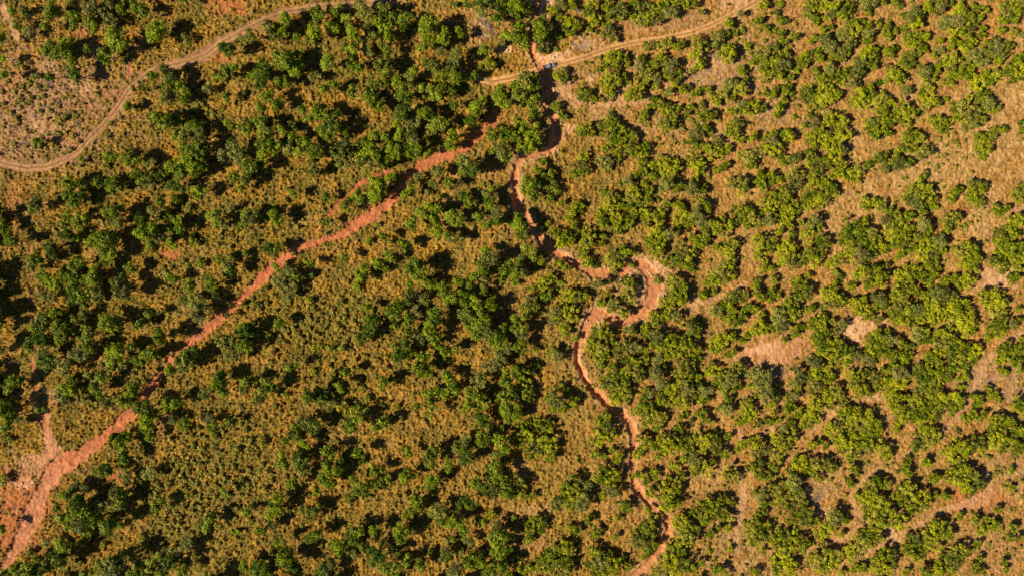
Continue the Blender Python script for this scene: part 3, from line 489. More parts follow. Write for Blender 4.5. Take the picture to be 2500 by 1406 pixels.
idx = np.arange(NXg * NYg, dtype=np.int32).reshape(NYg, NXg)
quads = np.stack([idx[:-1, :-1], idx[:-1, 1:], idx[1:, 1:], idx[1:, :-1]], -1).reshape(-1, 4)
def face_mask(Fld, lim):
    f = Fld < lim
    return f[:-1, :-1].ravel()
owner = np.zeros(len(quads), np.int8)
owner[face_mask(lines['gravel_road'], .1)] = 1
owner[face_mask(lines['footpath'], .1)] = 3
owner[face_mask(lines['gully'], .3)] = 4
owner[face_mask(lines['dirt_track'], .1)] = 2
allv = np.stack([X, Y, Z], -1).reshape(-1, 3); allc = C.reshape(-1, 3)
LAND = (('ground', 'ground'), ('gravel_road', 'winding brown gravel road with two wheel tracks, top edge to left edge'), ('dirt_track', 'pale sandy dirt track that the pickup truck is parked on'),
        ('footpath', 'narrow red earth footpath running diagonally to the lower left corner'), ('gully', 'winding dry sandy gully with a horseshoe bend'))
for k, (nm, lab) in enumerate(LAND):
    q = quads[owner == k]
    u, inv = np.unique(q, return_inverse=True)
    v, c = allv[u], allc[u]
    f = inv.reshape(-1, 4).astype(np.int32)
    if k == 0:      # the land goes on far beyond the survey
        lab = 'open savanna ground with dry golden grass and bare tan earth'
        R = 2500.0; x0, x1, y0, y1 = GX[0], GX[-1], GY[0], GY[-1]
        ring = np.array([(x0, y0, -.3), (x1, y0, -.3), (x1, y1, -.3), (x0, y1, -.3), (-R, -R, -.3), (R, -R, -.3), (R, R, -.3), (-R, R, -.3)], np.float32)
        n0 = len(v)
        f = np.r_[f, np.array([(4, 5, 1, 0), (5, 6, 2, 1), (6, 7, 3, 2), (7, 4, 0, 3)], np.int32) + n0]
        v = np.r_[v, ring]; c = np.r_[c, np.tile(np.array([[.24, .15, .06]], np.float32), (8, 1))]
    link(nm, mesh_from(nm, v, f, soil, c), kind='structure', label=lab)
# ------------------------------------------------------------------ foliage
def leaf_mat(name, dark, light, var=.35):
    m, nt, b = new_mat(name, .5)
    b.inputs['Specular IOR Level'].default_value = .16
    at = nt.nodes.new('ShaderNodeAttribute'); at.attribute_name = 'tint'
    oi = nt.nodes.new('ShaderNodeObjectInfo')
    ma = nt.nodes.new('ShaderNodeMath'); ma.operation = 'MULTIPLY_ADD'; ma.inputs[1].default_value = var; ma.inputs[2].default_value = -var * .5
    nt.links.new(oi.outputs['Random'], ma.inputs[0])
    ad = nt.nodes.new('ShaderNodeMath'); ad.operation = 'ADD'; ad.use_clamp = True
    nt.links.new(at.outputs['Fac'], ad.inputs[0]); nt.links.new(ma.outputs[0], ad.inputs[1])
    mx = nt.nodes.new('ShaderNodeMix'); mx.data_type = 'RGBA'
    mx.inputs[6].default_value = (*dark, 1); mx.inputs[7].default_value = (*light, 1)
    nt.links.new(ad.outputs[0], mx.inputs[0])
    # some plants are drier and more olive than their neighbours
    fr = nt.nodes.new('ShaderNodeMath'); fr.operation = 'MULTIPLY'; fr.inputs[1].default_value = 37.7; nt.links.new(oi.outputs['Random'], fr.inputs[0])
    f2 = nt.nodes.new('ShaderNodeMath'); f2.operation = 'FRACT'; nt.links.new(fr.outputs[0], f2.inputs[0])
    f3 = nt.nodes.new('ShaderNodeMath'); f3.operation = 'POWER'; f3.inputs[1].default_value = 3.2; nt.links.new(f2.outputs[0], f3.inputs[0])
    f4 = nt.nodes.new('ShaderNodeMath'); f4.operation = 'MULTIPLY'; f4.inputs[1].default_value = .7; nt.links.new(f3.outputs[0], f4.inputs[0])
    dry = nt.nodes.new('ShaderNodeMix'); dry.data_type = 'RGBA'; nt.links.new(f4.outputs[0], dry.inputs[0])
    dk = nt.nodes.new('ShaderNodeMix'); dk.data_type = 'RGBA'; dk.inputs[6].default_value = (.08, .075, .025, 1); dk.inputs[7].default_value = (.34, .27, .085, 1); nt.links.new(ad.outputs[0], dk.inputs[0])
    nt.links.new(mx.outputs[2], dry.inputs[6]); nt.links.new(dk.outputs[2], dry.inputs[7]); mx = dry
    nt.links.new(mx.outputs[2], b.inputs['Base Color'])
    tr = nt.nodes.new('ShaderNodeBsdfTranslucent'); nt.links.new(mx.outputs[2], tr.inputs['Color'])
    ms = nt.nodes.new('ShaderNodeMixShader'); ms.inputs[0].default_value = .22
    nt.links.new(b.outputs[0], ms.inputs[1]); nt.links.new(tr.outputs[0], ms.inputs[2])
    nt.links.new(ms.outputs[0], nt.nodes['Material Output'].inputs['Surface'])
    return m

M_TREE = leaf_mat('tree_leaves', (.026, .066, .003), (.290, .365, .008), .7)
M_BUSH = leaf_mat('bush_leaves', (.050, .095, .003), (.470, .480, .012), .75)
M_GREY = leaf_mat('grey_leaves', (.075, .100, .014), (.350, .350, .075), .5)
M_SHRUB = leaf_mat('shrub_leaves', (.120, .130, .006), (.370, .320, .014), .5)
M_BARK, nt, b = new_mat('bark', .9)
nn = nt.nodes.new('ShaderNodeTexNoise'); nn.inputs['Scale'].default_value = 9.0
cr = nt.nodes.new('ShaderNodeValToRGB'); cr.color_ramp.elements[0].color = (.06, .042, .03, 1); cr.color_ramp.elements[1].color = (.22, .165, .125, 1)
nt.links.new(nn.outputs['Fac'], cr.inputs[0]); nt.links.new(cr.outputs[0], b.inputs['Base Color'])
M_TWIG, nt, b = new_mat('dead_twigs', .9)
nn = nt.nodes.new('ShaderNodeTexNoise'); nn.inputs['Scale'].default_value = 5.0
cr = nt.nodes.new('ShaderNodeValToRGB'); cr.color_ramp.elements[0].color = (.17, .125, .11, 1); cr.color_ramp.elements[1].color = (.40, .32, .28, 1)
nt.links.new(nn.outputs['Fac'], cr.inputs[0]); nt.links.new(cr.outputs[0], b.inputs['Base Color'])

ICO_V, ICO_F = None, None
def ico():
    t = (1 + 5 ** .5) / 2
    v = np.array([(-1,t,0),(1,t,0),(-1,-t,0),(1,-t,0),(0,-1,t),(0,1,t),(0,-1,-t),(0,1,-t),(t,0,-1),(t,0,1),(-t,0,-1),(-t,0,1)], float)
    v /= np.linalg.norm(v[0])
    f = np.array([(0,11,5),(0,5,1),(0,1,7),(0,7,10),(0,10,11),(1,5,9),(5,11,4),(11,10,2),(10,7,6),(7,1,8),(3,9,4),(3,4,2),(3,2,6),(3,6,8),(3,8,9),(4,9,5),(2,4,11),(6,2,10),(8,6,7),(9,8,1)])
    return v, f
ICO_V, ICO_F = ico()

def crown_arrays(seed, n_lobes, n_leaf, leaf, spread=.60, lobe=(.26, .44), flat=.75, gap=.20):
    """unit crown: lobes filled with small leaf sprays. returns verts, tri faces, tint"""
    g = np.random.default_rng(seed)
    lobes = []
    tries = 0
    while len(lobes) < n_lobes and tries < 400:
        tries += 1
        a, rr = g.random() * 2 * math.pi, spread * math.sqrt(g.random())
        lr = g.uniform(*lobe)
        dome = math.sqrt(max(0.0, 1 - (rr / .95) ** 2))
        z = (g.uniform(-.35, .55) if rr > .3 else g.uniform(.1, .6)) * dome * flat
        squash = 1 + .22 * math.sin(2 * a + seed) + .15 * math.sin(3 * a + 2.1 * seed)
        p = np.array((rr * math.cos(a) * squash, rr * math.sin(a) * squash, z))
        if all(np.linalg.norm(p - q) > gap for q, _, _ in lobes):
            lobes.append((p, lr, g.uniform(-.30, .30)))
    V, Fc, T = [], [], []
    nv = 0
    area = sum(l[1] ** 2 for l in lobes)
    for p, lr, tt in lobes:
        # inner mass of the lobe
        jit = 1 + g.uniform(-.22, .22, (12, 1))
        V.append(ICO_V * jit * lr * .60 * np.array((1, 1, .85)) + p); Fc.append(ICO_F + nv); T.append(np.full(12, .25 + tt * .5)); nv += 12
        n = max(12, int(n_leaf * lr ** 2 / area))
        d = g.normal(size=(n, 3)); d /= np.linalg.norm(d, axis=1)[:, None]
        d[:, 2] = np.where(d[:, 2] < -.45, -d[:, 2], d[:, 2])
        rad = lr * g.uniform(.55, 1.25, n)
        c = p + d * rad[:, None] * np.array((1, 1, .88))
        nrm = d + g.normal(size=(n, 3)) * .50 + np.array((0, 0, .35)); nrm /= np.linalg.norm(nrm, axis=1)[:, None]
        up = g.normal(size=(n, 3))
        t1 = np.cross(nrm, up); t1 /= np.linalg.norm(t1, axis=1)[:, None]
        t2 = np.cross(nrm, t1)
        s = leaf * g.uniform(.55, 1.35, n)[:, None]
        asp = g.uniform(.5, .9, n)[:, None]
        q = np.stack([c + t1 * s, c + t2 * s * asp, c - t1 * s, c - t2 * s * asp], 1)       # kite shaped spray
        q[:, 0] += nrm * s * .35
        base = nv + np.arange(n)[:, None] * 4
        Fc.append(np.concatenate([base + np.array((0, 1, 2)), base + np.array((0, 2, 3))], 0))
        V.append(q.reshape(-1, 3))
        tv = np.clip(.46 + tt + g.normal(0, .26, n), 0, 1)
        T.append(np.repeat(tv, 4)); nv += n * 4
    return np.concatenate(V), np.concatenate(Fc), np.concatenate(T)

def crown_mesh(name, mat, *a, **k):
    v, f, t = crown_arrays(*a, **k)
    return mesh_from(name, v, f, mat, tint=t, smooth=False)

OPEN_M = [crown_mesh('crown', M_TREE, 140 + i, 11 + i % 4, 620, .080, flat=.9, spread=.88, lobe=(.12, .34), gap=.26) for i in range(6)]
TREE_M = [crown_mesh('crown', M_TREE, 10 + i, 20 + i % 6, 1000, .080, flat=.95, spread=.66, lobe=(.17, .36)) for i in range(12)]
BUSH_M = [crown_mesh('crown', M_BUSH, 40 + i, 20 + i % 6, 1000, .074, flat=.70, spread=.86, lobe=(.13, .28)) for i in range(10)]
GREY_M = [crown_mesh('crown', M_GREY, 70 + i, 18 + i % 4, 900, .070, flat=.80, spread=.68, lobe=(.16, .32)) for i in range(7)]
SHRUB_M = [crown_mesh('foliage', M_SHRUB, 90 + i, 8 + i % 3, 300, .14, flat=.60, spread=.58) for i in range(6)]
SHRUBG_M = [crown_mesh('foliage', M_TREE, 110 + i, 8 + i % 3, 300, .14, flat=.75, spread=.55) for i in range(6)]

def stick(a, b, ra, rb, n=5):
    a, b = np.array(a, float), np.array(b, float)
    d = b - a; d /= np.linalg.norm(d)
    u = np.cross(d, (.31, .87, .2)); u /= np.linalg.norm(u); w = np.cross(d, u)
    an = np.arange(n) * 2 * math.pi / n
    ring = np.cos(an)[:, None] * u + np.sin(an)[:, None] * w
    v = np.r_[a + ring * ra, b + ring * rb]
    f = []
    for i in range(n):
        j = (i + 1) % n
        f += [(i, j, n + j), (i, n + j, n + i)]
    return v, np.array(f)

def sticks_mesh(name, mat, segs):
    V, Fc, nv = [], [], 0
    for s in segs:
        v, f = stick(*s); V.append(v); Fc.append(f + nv); nv += len(v)
    return mesh_from(name, np.concatenate(V), np.concatenate(Fc), mat)

def trunk_mesh(seed, stems):
    g = random.Random(seed); segs = []
    for s in range(stems):
        bx, by = (0, 0) if stems == 1 else (g.uniform(-.10, .10), g.uniform(-.10, .10))
        kx, ky = bx + g.uniform(-.08, .08), by + g.uniform(-.08, .08)
        segs.append(((bx, by, -.06), (kx, ky, .45), .075 / stems ** .5, .055 / stems ** .5, 6))
        for k in range(4 if stems == 1 else 2):
            a = g.uniform(0, 6.28); l = g.uniform(.3, .55)
            segs.append(((kx, ky, .43), (kx + l * math.cos(a), ky + l * math.sin(a), g.uniform(.85, 1.15)), .048 / stems ** .5, .018, 5))
    return sticks_mesh('trunk', M_BARK, segs)
TRUNK_M = [trunk_mesh(i, 1) for i in range(5)]
STEM_M = [trunk_mesh(20 + i, 3) for i in range(5)]

# ------------------------------------------------------------------ read the survey
class Plant: pass
plants, lobes = [], []
for ox, oy, sc, txt in SHEETS:
    for e in txt.split():
        tone = ''
        if e[-1] in 'oy':
            tone, e = e[-1], e[:-1]
        p = [float(v) for v in e.split(',')]
        q = Plant(); q.x, q.y, q.tone = ox + p[0] * sc, oy + p[1] * sc, tone
        q.r = p[2] * sc if len(p) > 2 else None
        q.lobes = []
        (plants if q.r else lobes).append(q)
for q in plants:
    q.kind = 'grey' if q.tone == 'o' else 'shrub' if (q.tone == 'y' or q.r <= 10.8) else ('tree' if q.x < 1290 + (703 - q.y) * .08 else 'bush')
# crowns that grow out of one another belong to one plant
def gather(pool, reach, most):
    pool.sort(key=lambda q: -q.r)
    out, used = [], set()
    for q in pool:
        if id(q) in used:
            continue
        used.add(id(q)); out.append(q)
        near = sorted((o for o in pool if id(o) not in used and math.hypot(o.x - q.x, o.y - q.y) < reach * q.r), key=lambda o: math.hypot(o.x - q.x, o.y - q.y))
        for o in near[:most]:
            used.add(id(o)); q.lobes.append((o.x, o.y, o.r))
    return out
by = {k: [q for q in plants if q.kind == k] for k in ('tree', 'bush', 'grey', 'shrub')}
by['tree'] = gather(by['tree'], .95, 2)
by['bush'] = gather(by['bush'], 1.22, 4)
hosts = by['tree'] + by['bush']
for l in lobes:
    h = min(hosts, key=lambda q: math.hypot(q.x - l.x, q.y - l.y) - q.r)
    d = math.hypot(h.x - l.x, h.y - l.y)
    l.r = 12.5 if h.kind == 'bush' else 14.0
    if d < h.r * 1.8 and len(h.lobes) < 6:
        h.lobes.append((l.x, l.y, l.r))
    else:
        l.kind = h.kind; l.lobes = []; by[h.kind].append(l)
def size_of(q):
    return q.r ** 2 + sum(.55 * r * r for _, _, r in q.lobes)

# ------------------------------------------------------------------ words that single each plant out
PLACES = [(25,45,'the pale trail in the top corner'),(225,85,'the dense thicket at upper far left'),(325,150,'the short red ruts'),(80,270,'the brown scrubland on the far left'),(430,155,'the upper bend of the gravel road'),
 (560,12,'the red bare patch at the top'),(700,28,'the gravel road near the top'),(240,245,'the two small red scars'),(275,280,'the straight stretch of gravel road'),(90,410,'the lower bend of the gravel road'),
 (455,330,'the open grass inside the road bend'),(540,105,'the widest part of the gravel road'),(870,60,'the tree belt under the gravel road'),(1040,90,'the brown clearing near the top'),(1180,70,'the dead grey brushwood'),
 (1180,197,'the closed end of the dirt track'),(1341,160,'the parked pickup truck'),(1425,112,'the round ash patch'),(1310,30,'the top of the gully'),(1480,30,'the tree belt above the dirt track'),
 (1620,93,'the middle of the dirt track'),(1790,35,'the upper end of the dirt track'),(1450,250,'the pale sandy trail below the truck'),(1545,195,'the pink trail fork'),(1362,320,'the first bend of the gully'),
 (1255,440,'the straight shaded gully stretch'),(1310,570,'the shaded middle of the gully'),(1200,300,'the upper end of the red path'),(1060,394,'the widest red path bend'),(905,432,'the thin red side path'),
 (900,530,'the middle of the red path'),(735,602,'the kink in the red path'),(620,690,'the steep part of the red path'),(500,805,'the lower half of the red path'),(390,912,'the shaded part of the red path'),
 (270,1056,'the lowest stretch of the red path'),(125,1130,'the wide pink junction'),(60,1290,'the bare red corner'),(75,700,'the faint trail along the left edge'),(88,930,'the lower faint trail'),
 (410,620,'the small red spot amid dark trees'),(230,560,'the dark wood on the left'),(230,740,'the darkest wood on the left'),(880,790,'the open golden grassland'),(700,790,'the grassland of yellow tufts'),(760,420,'the grass gap in the upper wood'),
 (960,690,'the lone trees amid golden grass'),(1120,760,'the dense central grove'),(1180,880,'the lower central grove'),(1000,980,'the grass south of the central grove'),(700,960,'the long tree row in the grass'),(500,1130,'the yellow tufts at lower left'),
 (560,1340,'the dark wood at the bottom left'),(820,1130,'the lower left tree group'),(930,1260,'the grass slope near the bottom'),(1130,1280,'the large grove near the bottom'),(720,1370,'the bottom edge left of middle'),(1000,1390,'the bottom edge near the middle'),
 (1270,1110,'the small pink clearing'),(1190,1080,'the grove left of the pink clearing'),(1300,1350,'the bottom edge beside the gully'),(1408,870,'the narrow deep gully slot'),(1490,985,'the elbow below the gully slot'),(1547,1060,'the lower pale gully stretch'),
 (1600,700,'the horseshoe bend of the gully'),(1490,690,'the island inside the horseshoe bend'),(1450,770,'the sandy fan below the horseshoe'),(1550,1170,'the lower gully zigzag'),(1630,1290,'the last bend of the gully'),(1570,1380,'the gully at the bottom edge'),
 (1700,740,'the pink spot right of the horseshoe'),(1880,860,'the pale eroded clearing'),(2095,805,'the small eroded hollow'),(1900,910,'the grey gap below the eroded clearing'),(1750,560,'the bushland above the horseshoe'),(1600,480,'the dense bush right of the gully'),
 (1450,380,'the grass right of the first bend'),(1560,330,'the open ground below the sandy trail'),(1760,165,'the mauve bare ground'),(1900,280,'the mauve strip of ground'),(1920,40,'the pink gap near the top'),(2010,110,'the upper right bushland'),
 (2230,215,'the pink spot in the upper right'),(2330,60,'the bushes near the top right'),(2440,100,'the top right corner'),(2450,300,'the tan clearing on the right'),(2300,410,'the broad tan clearing'),(2130,490,'the tan corridor'),(2050,570,'the lower end of the tan corridor'),
 (2420,560,'the grassy strip on the right'),(2430,690,'the pale pink spot at right'),(2150,640,'the big thicket right of centre'),(1960,680,'the bushes below the tan corridor'),(2250,760,'the dense right bushland'),(2440,850,'the pale trail at the right edge'),
 (2390,940,'the mauve trail junction'),(2250,1090,'the thin trail at lower right'),(2090,1020,'the round thicket at lower right'),(2020,960,'the bushes below the eroded hollow'),(2395,1218,'the red patch at lower right'),(2180,1310,'the pale spot on the lower trail'),
 (2080,1210,'the sandy trail at lower right'),(1990,1210,'the grey dead bush at lower right'),(1810,1190,'the sandy gap right of the gully'),(1750,1300,'the bare slope near the bottom'),(1680,970,'the bushland right of the slot'),(1780,850,'the bushes left of the eroded clearing'),
 (1900,1380,'the bottom edge right of middle'),(2100,1380,'the bottom edge on the right'),(2430,1340,'the bottom right corner'),(2440,1130,'the brown ground at right'),(1640,1100,'the bushes beside the lower gully')]
PXY = np.array([(a, b_) for a, b_, _ in PLACES], float)
DIRS = ('right of', 'up and right of', 'above', 'up and left of', 'left of', 'down and left of', 'below', 'down and right of')
NUM = ('two', 'three', 'four', 'five', 'six', 'seven', 'eight', 'nine', 'ten')
ORD = ('', 'second', 'third', 'fourth', 'fifth', 'sixth', 'seventh', 'eighth', 'ninth')
pending = []
def ask_label(o, px, py, head):
    d = np.hypot(PXY[:, 0] - px, PXY[:, 1] - py)
    k = int(np.argmin(d)); dx, dy = px - PXY[k, 0], PXY[k, 1] - py
    if d[k] < 26:
        where = 'at ' + PLACES[k][2]
    else:
        s = DIRS[int(round(math.atan2(dy, dx) / (math.pi / 4))) % 8]
        where = ('just ' if d[k] < 62 else 'well ' if d[k] > 115 else '') + s + ' ' + PLACES[k][2]
    if len((head + ' ' + where).split()) > 13: head = head.replace('spreading ', '')
    if len((head + ' ' + where).split()) > 13: where = where.replace('just ', '').replace('well ', 'far ')
    if len((head + ' ' + where).split()) > 13: head = head.replace('mid-sized ', '').replace('low ', '')
    if len((head + ' ' + where).split()) > 13: where = where.replace('up and', 'upper').replace('down and', 'lower')
    pending.append((f'{head} {where}', px, o))
def settle_labels():
    byl = {}
    for t, px, o in pending:
        byl.setdefault(t, []).append((px, o))
    for t, rows in byl.items():
        if len(rows) == 1:
            rows[0][1]['label'] = t; continue
        rows.sort(key=lambda r: r[0]); n = len(rows)
        for i, (_, o) in enumerate(rows):
            if n == 2: tail = ('left', 'right')[i] + ' one'
            elif n == 3: tail = ('left', 'middle', 'right')[i] + ' one'
            elif i == 0: tail = 'leftmost one'
            elif i == n - 1: tail = 'rightmost one'
            else: tail = ORD[min(i, 8)] + ' from left'
            o['label'] = t + ', ' + tail

# ------------------------------------------------------------------ plant them
rnd = random.Random(3)
def dims(kind, r_m):
    """height of the crown centre, vertical radius"""
    if kind == 'tree': return 2.3 + .86 * r_m, 1.0 * r_m
    if kind == 'bush': return .80 + .72 * r_m, .90 * r_m
    if kind == 'grey': return 1.2 + .70 * r_m, .85 * r_m
    return .20 + .50 * r_m, .70 * r_m
def clear(px, py, hc):
    """how far a crown may reach before it hides a path or the gully loop"""
    x, y = W(px, py, hc); lim = 99.0
    for nm in ('footpath', 'gravel_road', 'dirt_track', 'fence_trail', 'gully'):
        lim = min(lim, max(1.5, field_at(lines[nm], x, y) + (1.7 if nm == 'gully' else .9)))
    if 1400 < px < 1660 and 600 < py < 830:
        f_ = field_at(lines['gully'], x, y); lim = min(lim, max(1.0, f_ + .7) if f_ > -.3 else .7)
    return lim
SPEC = dict(tree=('savanna_tree', 'tree', TREE_M, TRUNK_M, 'dark green trees of the western wood', 'dark green tree'),
            bush=('thorn_bush', 'bush', BUSH_M, STEM_M, 'bright green thorn bushes of the eastern bushland', 'bright green bush'),
            grey=('grey_leaved_tree', 'tree', GREY_M, TRUNK_M, 'grey-green leaved trees among the others', 'grey-green tree'))
mass = []         # plants too many to be picked apart one by one
UP = dict(tree=1.17, bush=1.0, grey=1.15, shrub=1.2)         # leaf sprays fray the outline, so the mass is drawn a little larger than surveyed
for kind in ('tree', 'bush', 'grey'):
    rows = sorted(by[kind], key=lambda q: -size_of(q))
    nm, cat, crowns, trunks, group, noun = SPEC[kind]
    for q in rows[300:]:
        mass.append((q.x, q.y, q.r, kind)); mass.extend((a, b_, c, kind) for a, b_, c in q.lobes)
    big = sorted(size_of(q) for q in rows[:300])
    lo, hi = big[len(big) // 3], big[2 * len(big) // 3]
    for q in rows[:300]:
        r_m = q.r * S * UP[kind]
        hc, rz = dims(kind, r_m)
        hc *= rnd.uniform(.88, 1.15) * (1.4 if q.x < 520 and q.y > 1270 else 1.0)
        r_m = min(r_m, clear(q.x, q.y, hc))
        x, y = W(q.x, q.y, hc); z0 = gz(x, y)
        root = link(nm, None, category=cat, group=group); root.location = (x, y, z0)
        s = size_of(q)
        ask_label(root, q.x, q.y, ('small ' if s < lo else 'mid-sized ' if s < hi else 'large ') + ('' if not q.lobes or kind == 'grey' else 'spreading ' if len(q.lobes) > 1 else '') + noun)
        t = link('trunk', rnd.choice(trunks), root); t.scale = (r_m * .95, r_m * .95, hc); t.rotation_euler.z = rnd.uniform(0, 6.28)
        c = link('crown', rnd.choice(OPEN_M if kind == 'tree' and rnd.random() < .22 else crowns), root); c.location = (0, 0, hc); c.rotation_euler.z = rnd.uniform(0, 6.28)
        c.scale = (r_m * rnd.uniform(.84, 1.14), r_m * rnd.uniform(.84, 1.14), rz * rnd.uniform(.8, 1.2))
        for lx, ly, lr in q.lobes:
            l_m = lr * S * UP[kind]
            l_m = min(l_m, clear(lx, ly, hc))
            if l_m < .8: continue
            lh, lz = dims(kind, l_m); lh = (lh + hc) * .5 * rnd.uniform(.85, 1.05)
            wx, wy = W(lx, ly, lh)
            c = link('crown', rnd.choice(crowns), root); c.location = (wx - x, wy - y, lh); c.rotation_euler.z = rnd.uniform(0, 6.28)
            c.scale = (l_m, l_m * rnd.uniform(.9, 1.1), lz)
for q in sorted(by['shrub'], key=lambda q: -q.r)[:300]:
    r_m = q.r * S * UP['shrub']
    hc, rz = dims('shrub', r_m)
    yel = q.tone == 'y'
    if not yel and q.x < 1290: hc, rz = hc + .5, rz * 1.25
    x, y = W(q.x, q.y, hc)
    o = link('shrub', rnd.choice(SHRUB_M if yel else SHRUBG_M), category='shrub', group='low shrubs scattered in the grass')
    o.location = (x, y, gz(x, y) + hc * .9); o.rotation_euler.z = rnd.uniform(0, 6.28); o.scale = (r_m, r_m, rz)
    ask_label(o, q.x, q.y, 'low yellow-green shrub' if yel else 'low green shrub')

# the rest of the wood and bushland, one mass; also what stands just outside the picture and throws shade into it
for k in range(260):
    side = rnd.random()
    if side < .20: px, py = rnd.uniform(-95, -8), rnd.uniform(500, 1100)
    elif side < .5: px, py = rnd.uniform(2510, 2585), rnd.uniform(-40, 1440)
    elif side < .75: px, py = rnd.uniform(-60, 2560), rnd.uniform(-70, -12)
    else: px, py = rnd.uniform(-60, 2560), rnd.uniform(1420, 1475)
    if not (abs(px - 950) < 90 and py < 0):
        mass.append((px, py, rnd.uniform(13, 24), 'tree' if px < 1290 else 'bush'))
LITE = {k: [crown_arrays(200 + i, 9, 330, .13, flat=.8, spread=.58, lobe=(.30, .46)) for i in range(6)] for k in ('tree',)}
LITE['bush'] = [crown_arrays(240 + i, 10, 330, .125, flat=.62, spread=.68, lobe=(.24, .40)) for i in range(6)]
def merge(items, sets, name, mat, label, **props):
    V, Fc, T, nv = [], [], [], 0
    for (x, y, z, sx, sz, a, v, f, t) in items:
        c, s_ = math.cos(a), math.sin(a)
        R = np.array(((c, s_, 0), (-s_, c, 0), (0, 0, 1)))
        V.append((v @ R) * np.array((sx, sx, sz)) + np.array((x, y, z))); Fc.append(f + nv); T.append(np.clip(t + rnd.uniform(-.16, .16), 0, 1)); nv += len(v)
    return link(name, mesh_from(name, np.concatenate(V), np.concatenate(Fc), mat, tint=np.concatenate(T), smooth=False), kind='stuff', label=label, **props)
for kind, nm, mat, lab in (('tree', 'wood_undergrowth', M_TREE, 'smaller trees and undergrowth filling the western wood'), ('bush', 'bushland_undergrowth', M_BUSH, 'smaller bushes filling the bushland right of the gully')):
    items = []
    for px, py, r, k in mass:
        if k != kind: continue
        r_m = r * S * UP[kind] * (.86 if kind == 'bush' else 1.0); hc, rz = dims(kind, r_m); x, y = W(px, py, hc)
        items.append((x, y, gz(x, y) + hc, r_m, rz, rnd.uniform(0, 6.28), *rnd.choice(LITE[kind])))
    merge(items, None, nm, mat, lab)
print('PLANTS', {k: len(v) for k, v in by.items()}, 'mass', len(mass))

# ------------------------------------------------------------------ low yellow-green scrub in the open grass: nobody could count it
TUFTY = [(760,790,150,95,260),(500,1130,160,130,330),(470,1250,130,90,160),(880,800,80,80,60),(700,540,90,60,50),(420,660,60,50,40),(1150,520,80,50,50),(1010,900,90,70,60),(820,1010,90,60,60),(480,270,90,60,60),(130,300,130,90,110),(60,220,60,60,40),
         (620,1180,90,60,70),(1000,1250,100,70,70),(560,560,80,50,50),(350,440,80,40,40),(300,900,90,60,50),(1420,950,50,60,30),(1700,330,80,60,40),(1600,260,60,50,30),(1900,150,90,80,60),(2300,330,120,90,50),(2430,1250,60,120,50),(1750,1250,80,90,50)]
SCRUB = [crown_arrays(300 + i, 4, 60, .30, flat=.6, spread=.5, lobe=(.4, .6)) for i in range(5)]
items = []
for x0, y0, sx, sy, n in TUFTY:
    for k in range(int(n * 1.4)):
        px, py = rnd.gauss(x0, sx * .6), rnd.gauss(y0, sy * .6)
        x, y = W(px, py)
        if field_at(bare, x, y) > .4: continue
        r_m = rnd.uniform(.5, 1.35)
        items.append((x, y, gz(x, y) + r_m * .4, r_m, r_m * .75, rnd.uniform(0, 6.28), *rnd.choice(SCRUB)))
merge(items, None, 'scrub', M_SHRUB, 'knee-high yellow-green scrub dotted through the dry grass')
items = []
for k in range(2600):
    px, py = rnd.uniform(1330, 2520), rnd.uniform(-10, 1416)
    x, y = W(px, py)
    if field_at(bare, x, y) > .35 or field_at(nz[17.0], x, y) < rnd.uniform(.2, .62): continue
    r_m = rnd.uniform(.4, 1.25) * rnd.uniform(.6, 1)
    items.append((x, y, gz(x, y) + r_m * .45, r_m, r_m * .8, rnd.uniform(0, 6.28), *rnd.choice(SCRUB)))
merge(items, None, 'bushland_scrub', M_BUSH, 'low green scrub between the bushes of the bushland')

# ------------------------------------------------------------------ grass
M_GRASS, nt, b = new_mat('dry_grass', .9)
at = nt.nodes.new('ShaderNodeAttribute'); at.attribute_name = 'soil'
nt.links.new(at.outputs['Color'], b.inputs['Base Color'])
N = 105000
gx, gy = RNG.uniform(-216, 216, N), RNG.uniform(-124, 124, N)
gi = np.clip(((gx - GX[0]) / STEP).round().astype(int), 0, NXg - 1); gj = np.clip(((gy - GY[0]) / STEP).round().astype(int), 0, NYg - 1)
dens = (1 - bare[gj, gi]) ** 2 * (1 - .55 * east[gj, gi]) * (.35 + .9 * nz[6.0][gj, gi])
keep = RNG.random(N) < dens
gx, gy, gi, gj = gx[keep], gy[keep], gi[keep], gj[keep]; N = len(gx)
BL = 3
a = RNG.uniform(0, 2 * math.pi, (N, BL)); lean = RNG.uniform(.12, .45, (N, BL)); hh = RNG.uniform(.30, .85, (N, BL)); wd = RNG.uniform(.10, .22, (N, BL))
bx = gx[:, None] + RNG.uniform(-.22, .22, (N, BL)); by_ = gy[:, None] + RNG.uniform(-.22, .22, (N, BL)); bz = np.repeat(Z[gj, gi][:, None], BL, 1) - .03
ca, sa = np.cos(a), np.sin(a)
P0 = np.stack([bx - sa * wd, by_ + ca * wd, bz], -1); P1 = np.stack([bx + sa * wd, by_ - ca * wd, bz], -1); P2 = np.stack([bx + ca * lean, by_ + sa * lean, bz + hh], -1)
gv = np.stack([P0, P1, P2], 2).reshape(-1, 3)
gcol = C[gj, gi] * RNG.uniform(.55, 2.1, (N, 1)) * np.array((1.0, 1.0, .9)) + np.array((.03, .025, .0)) * RNG.random((N, 1))
gcol = np.repeat(gcol, BL * 3, 0)
link('grass', mesh_from('grass', gv, np.arange(len(gv)).reshape(-1, 3), M_GRASS, np.clip(gcol, 0, .8), smooth=False), kind='stuff', label='dry golden grass tufts covering the open ground')
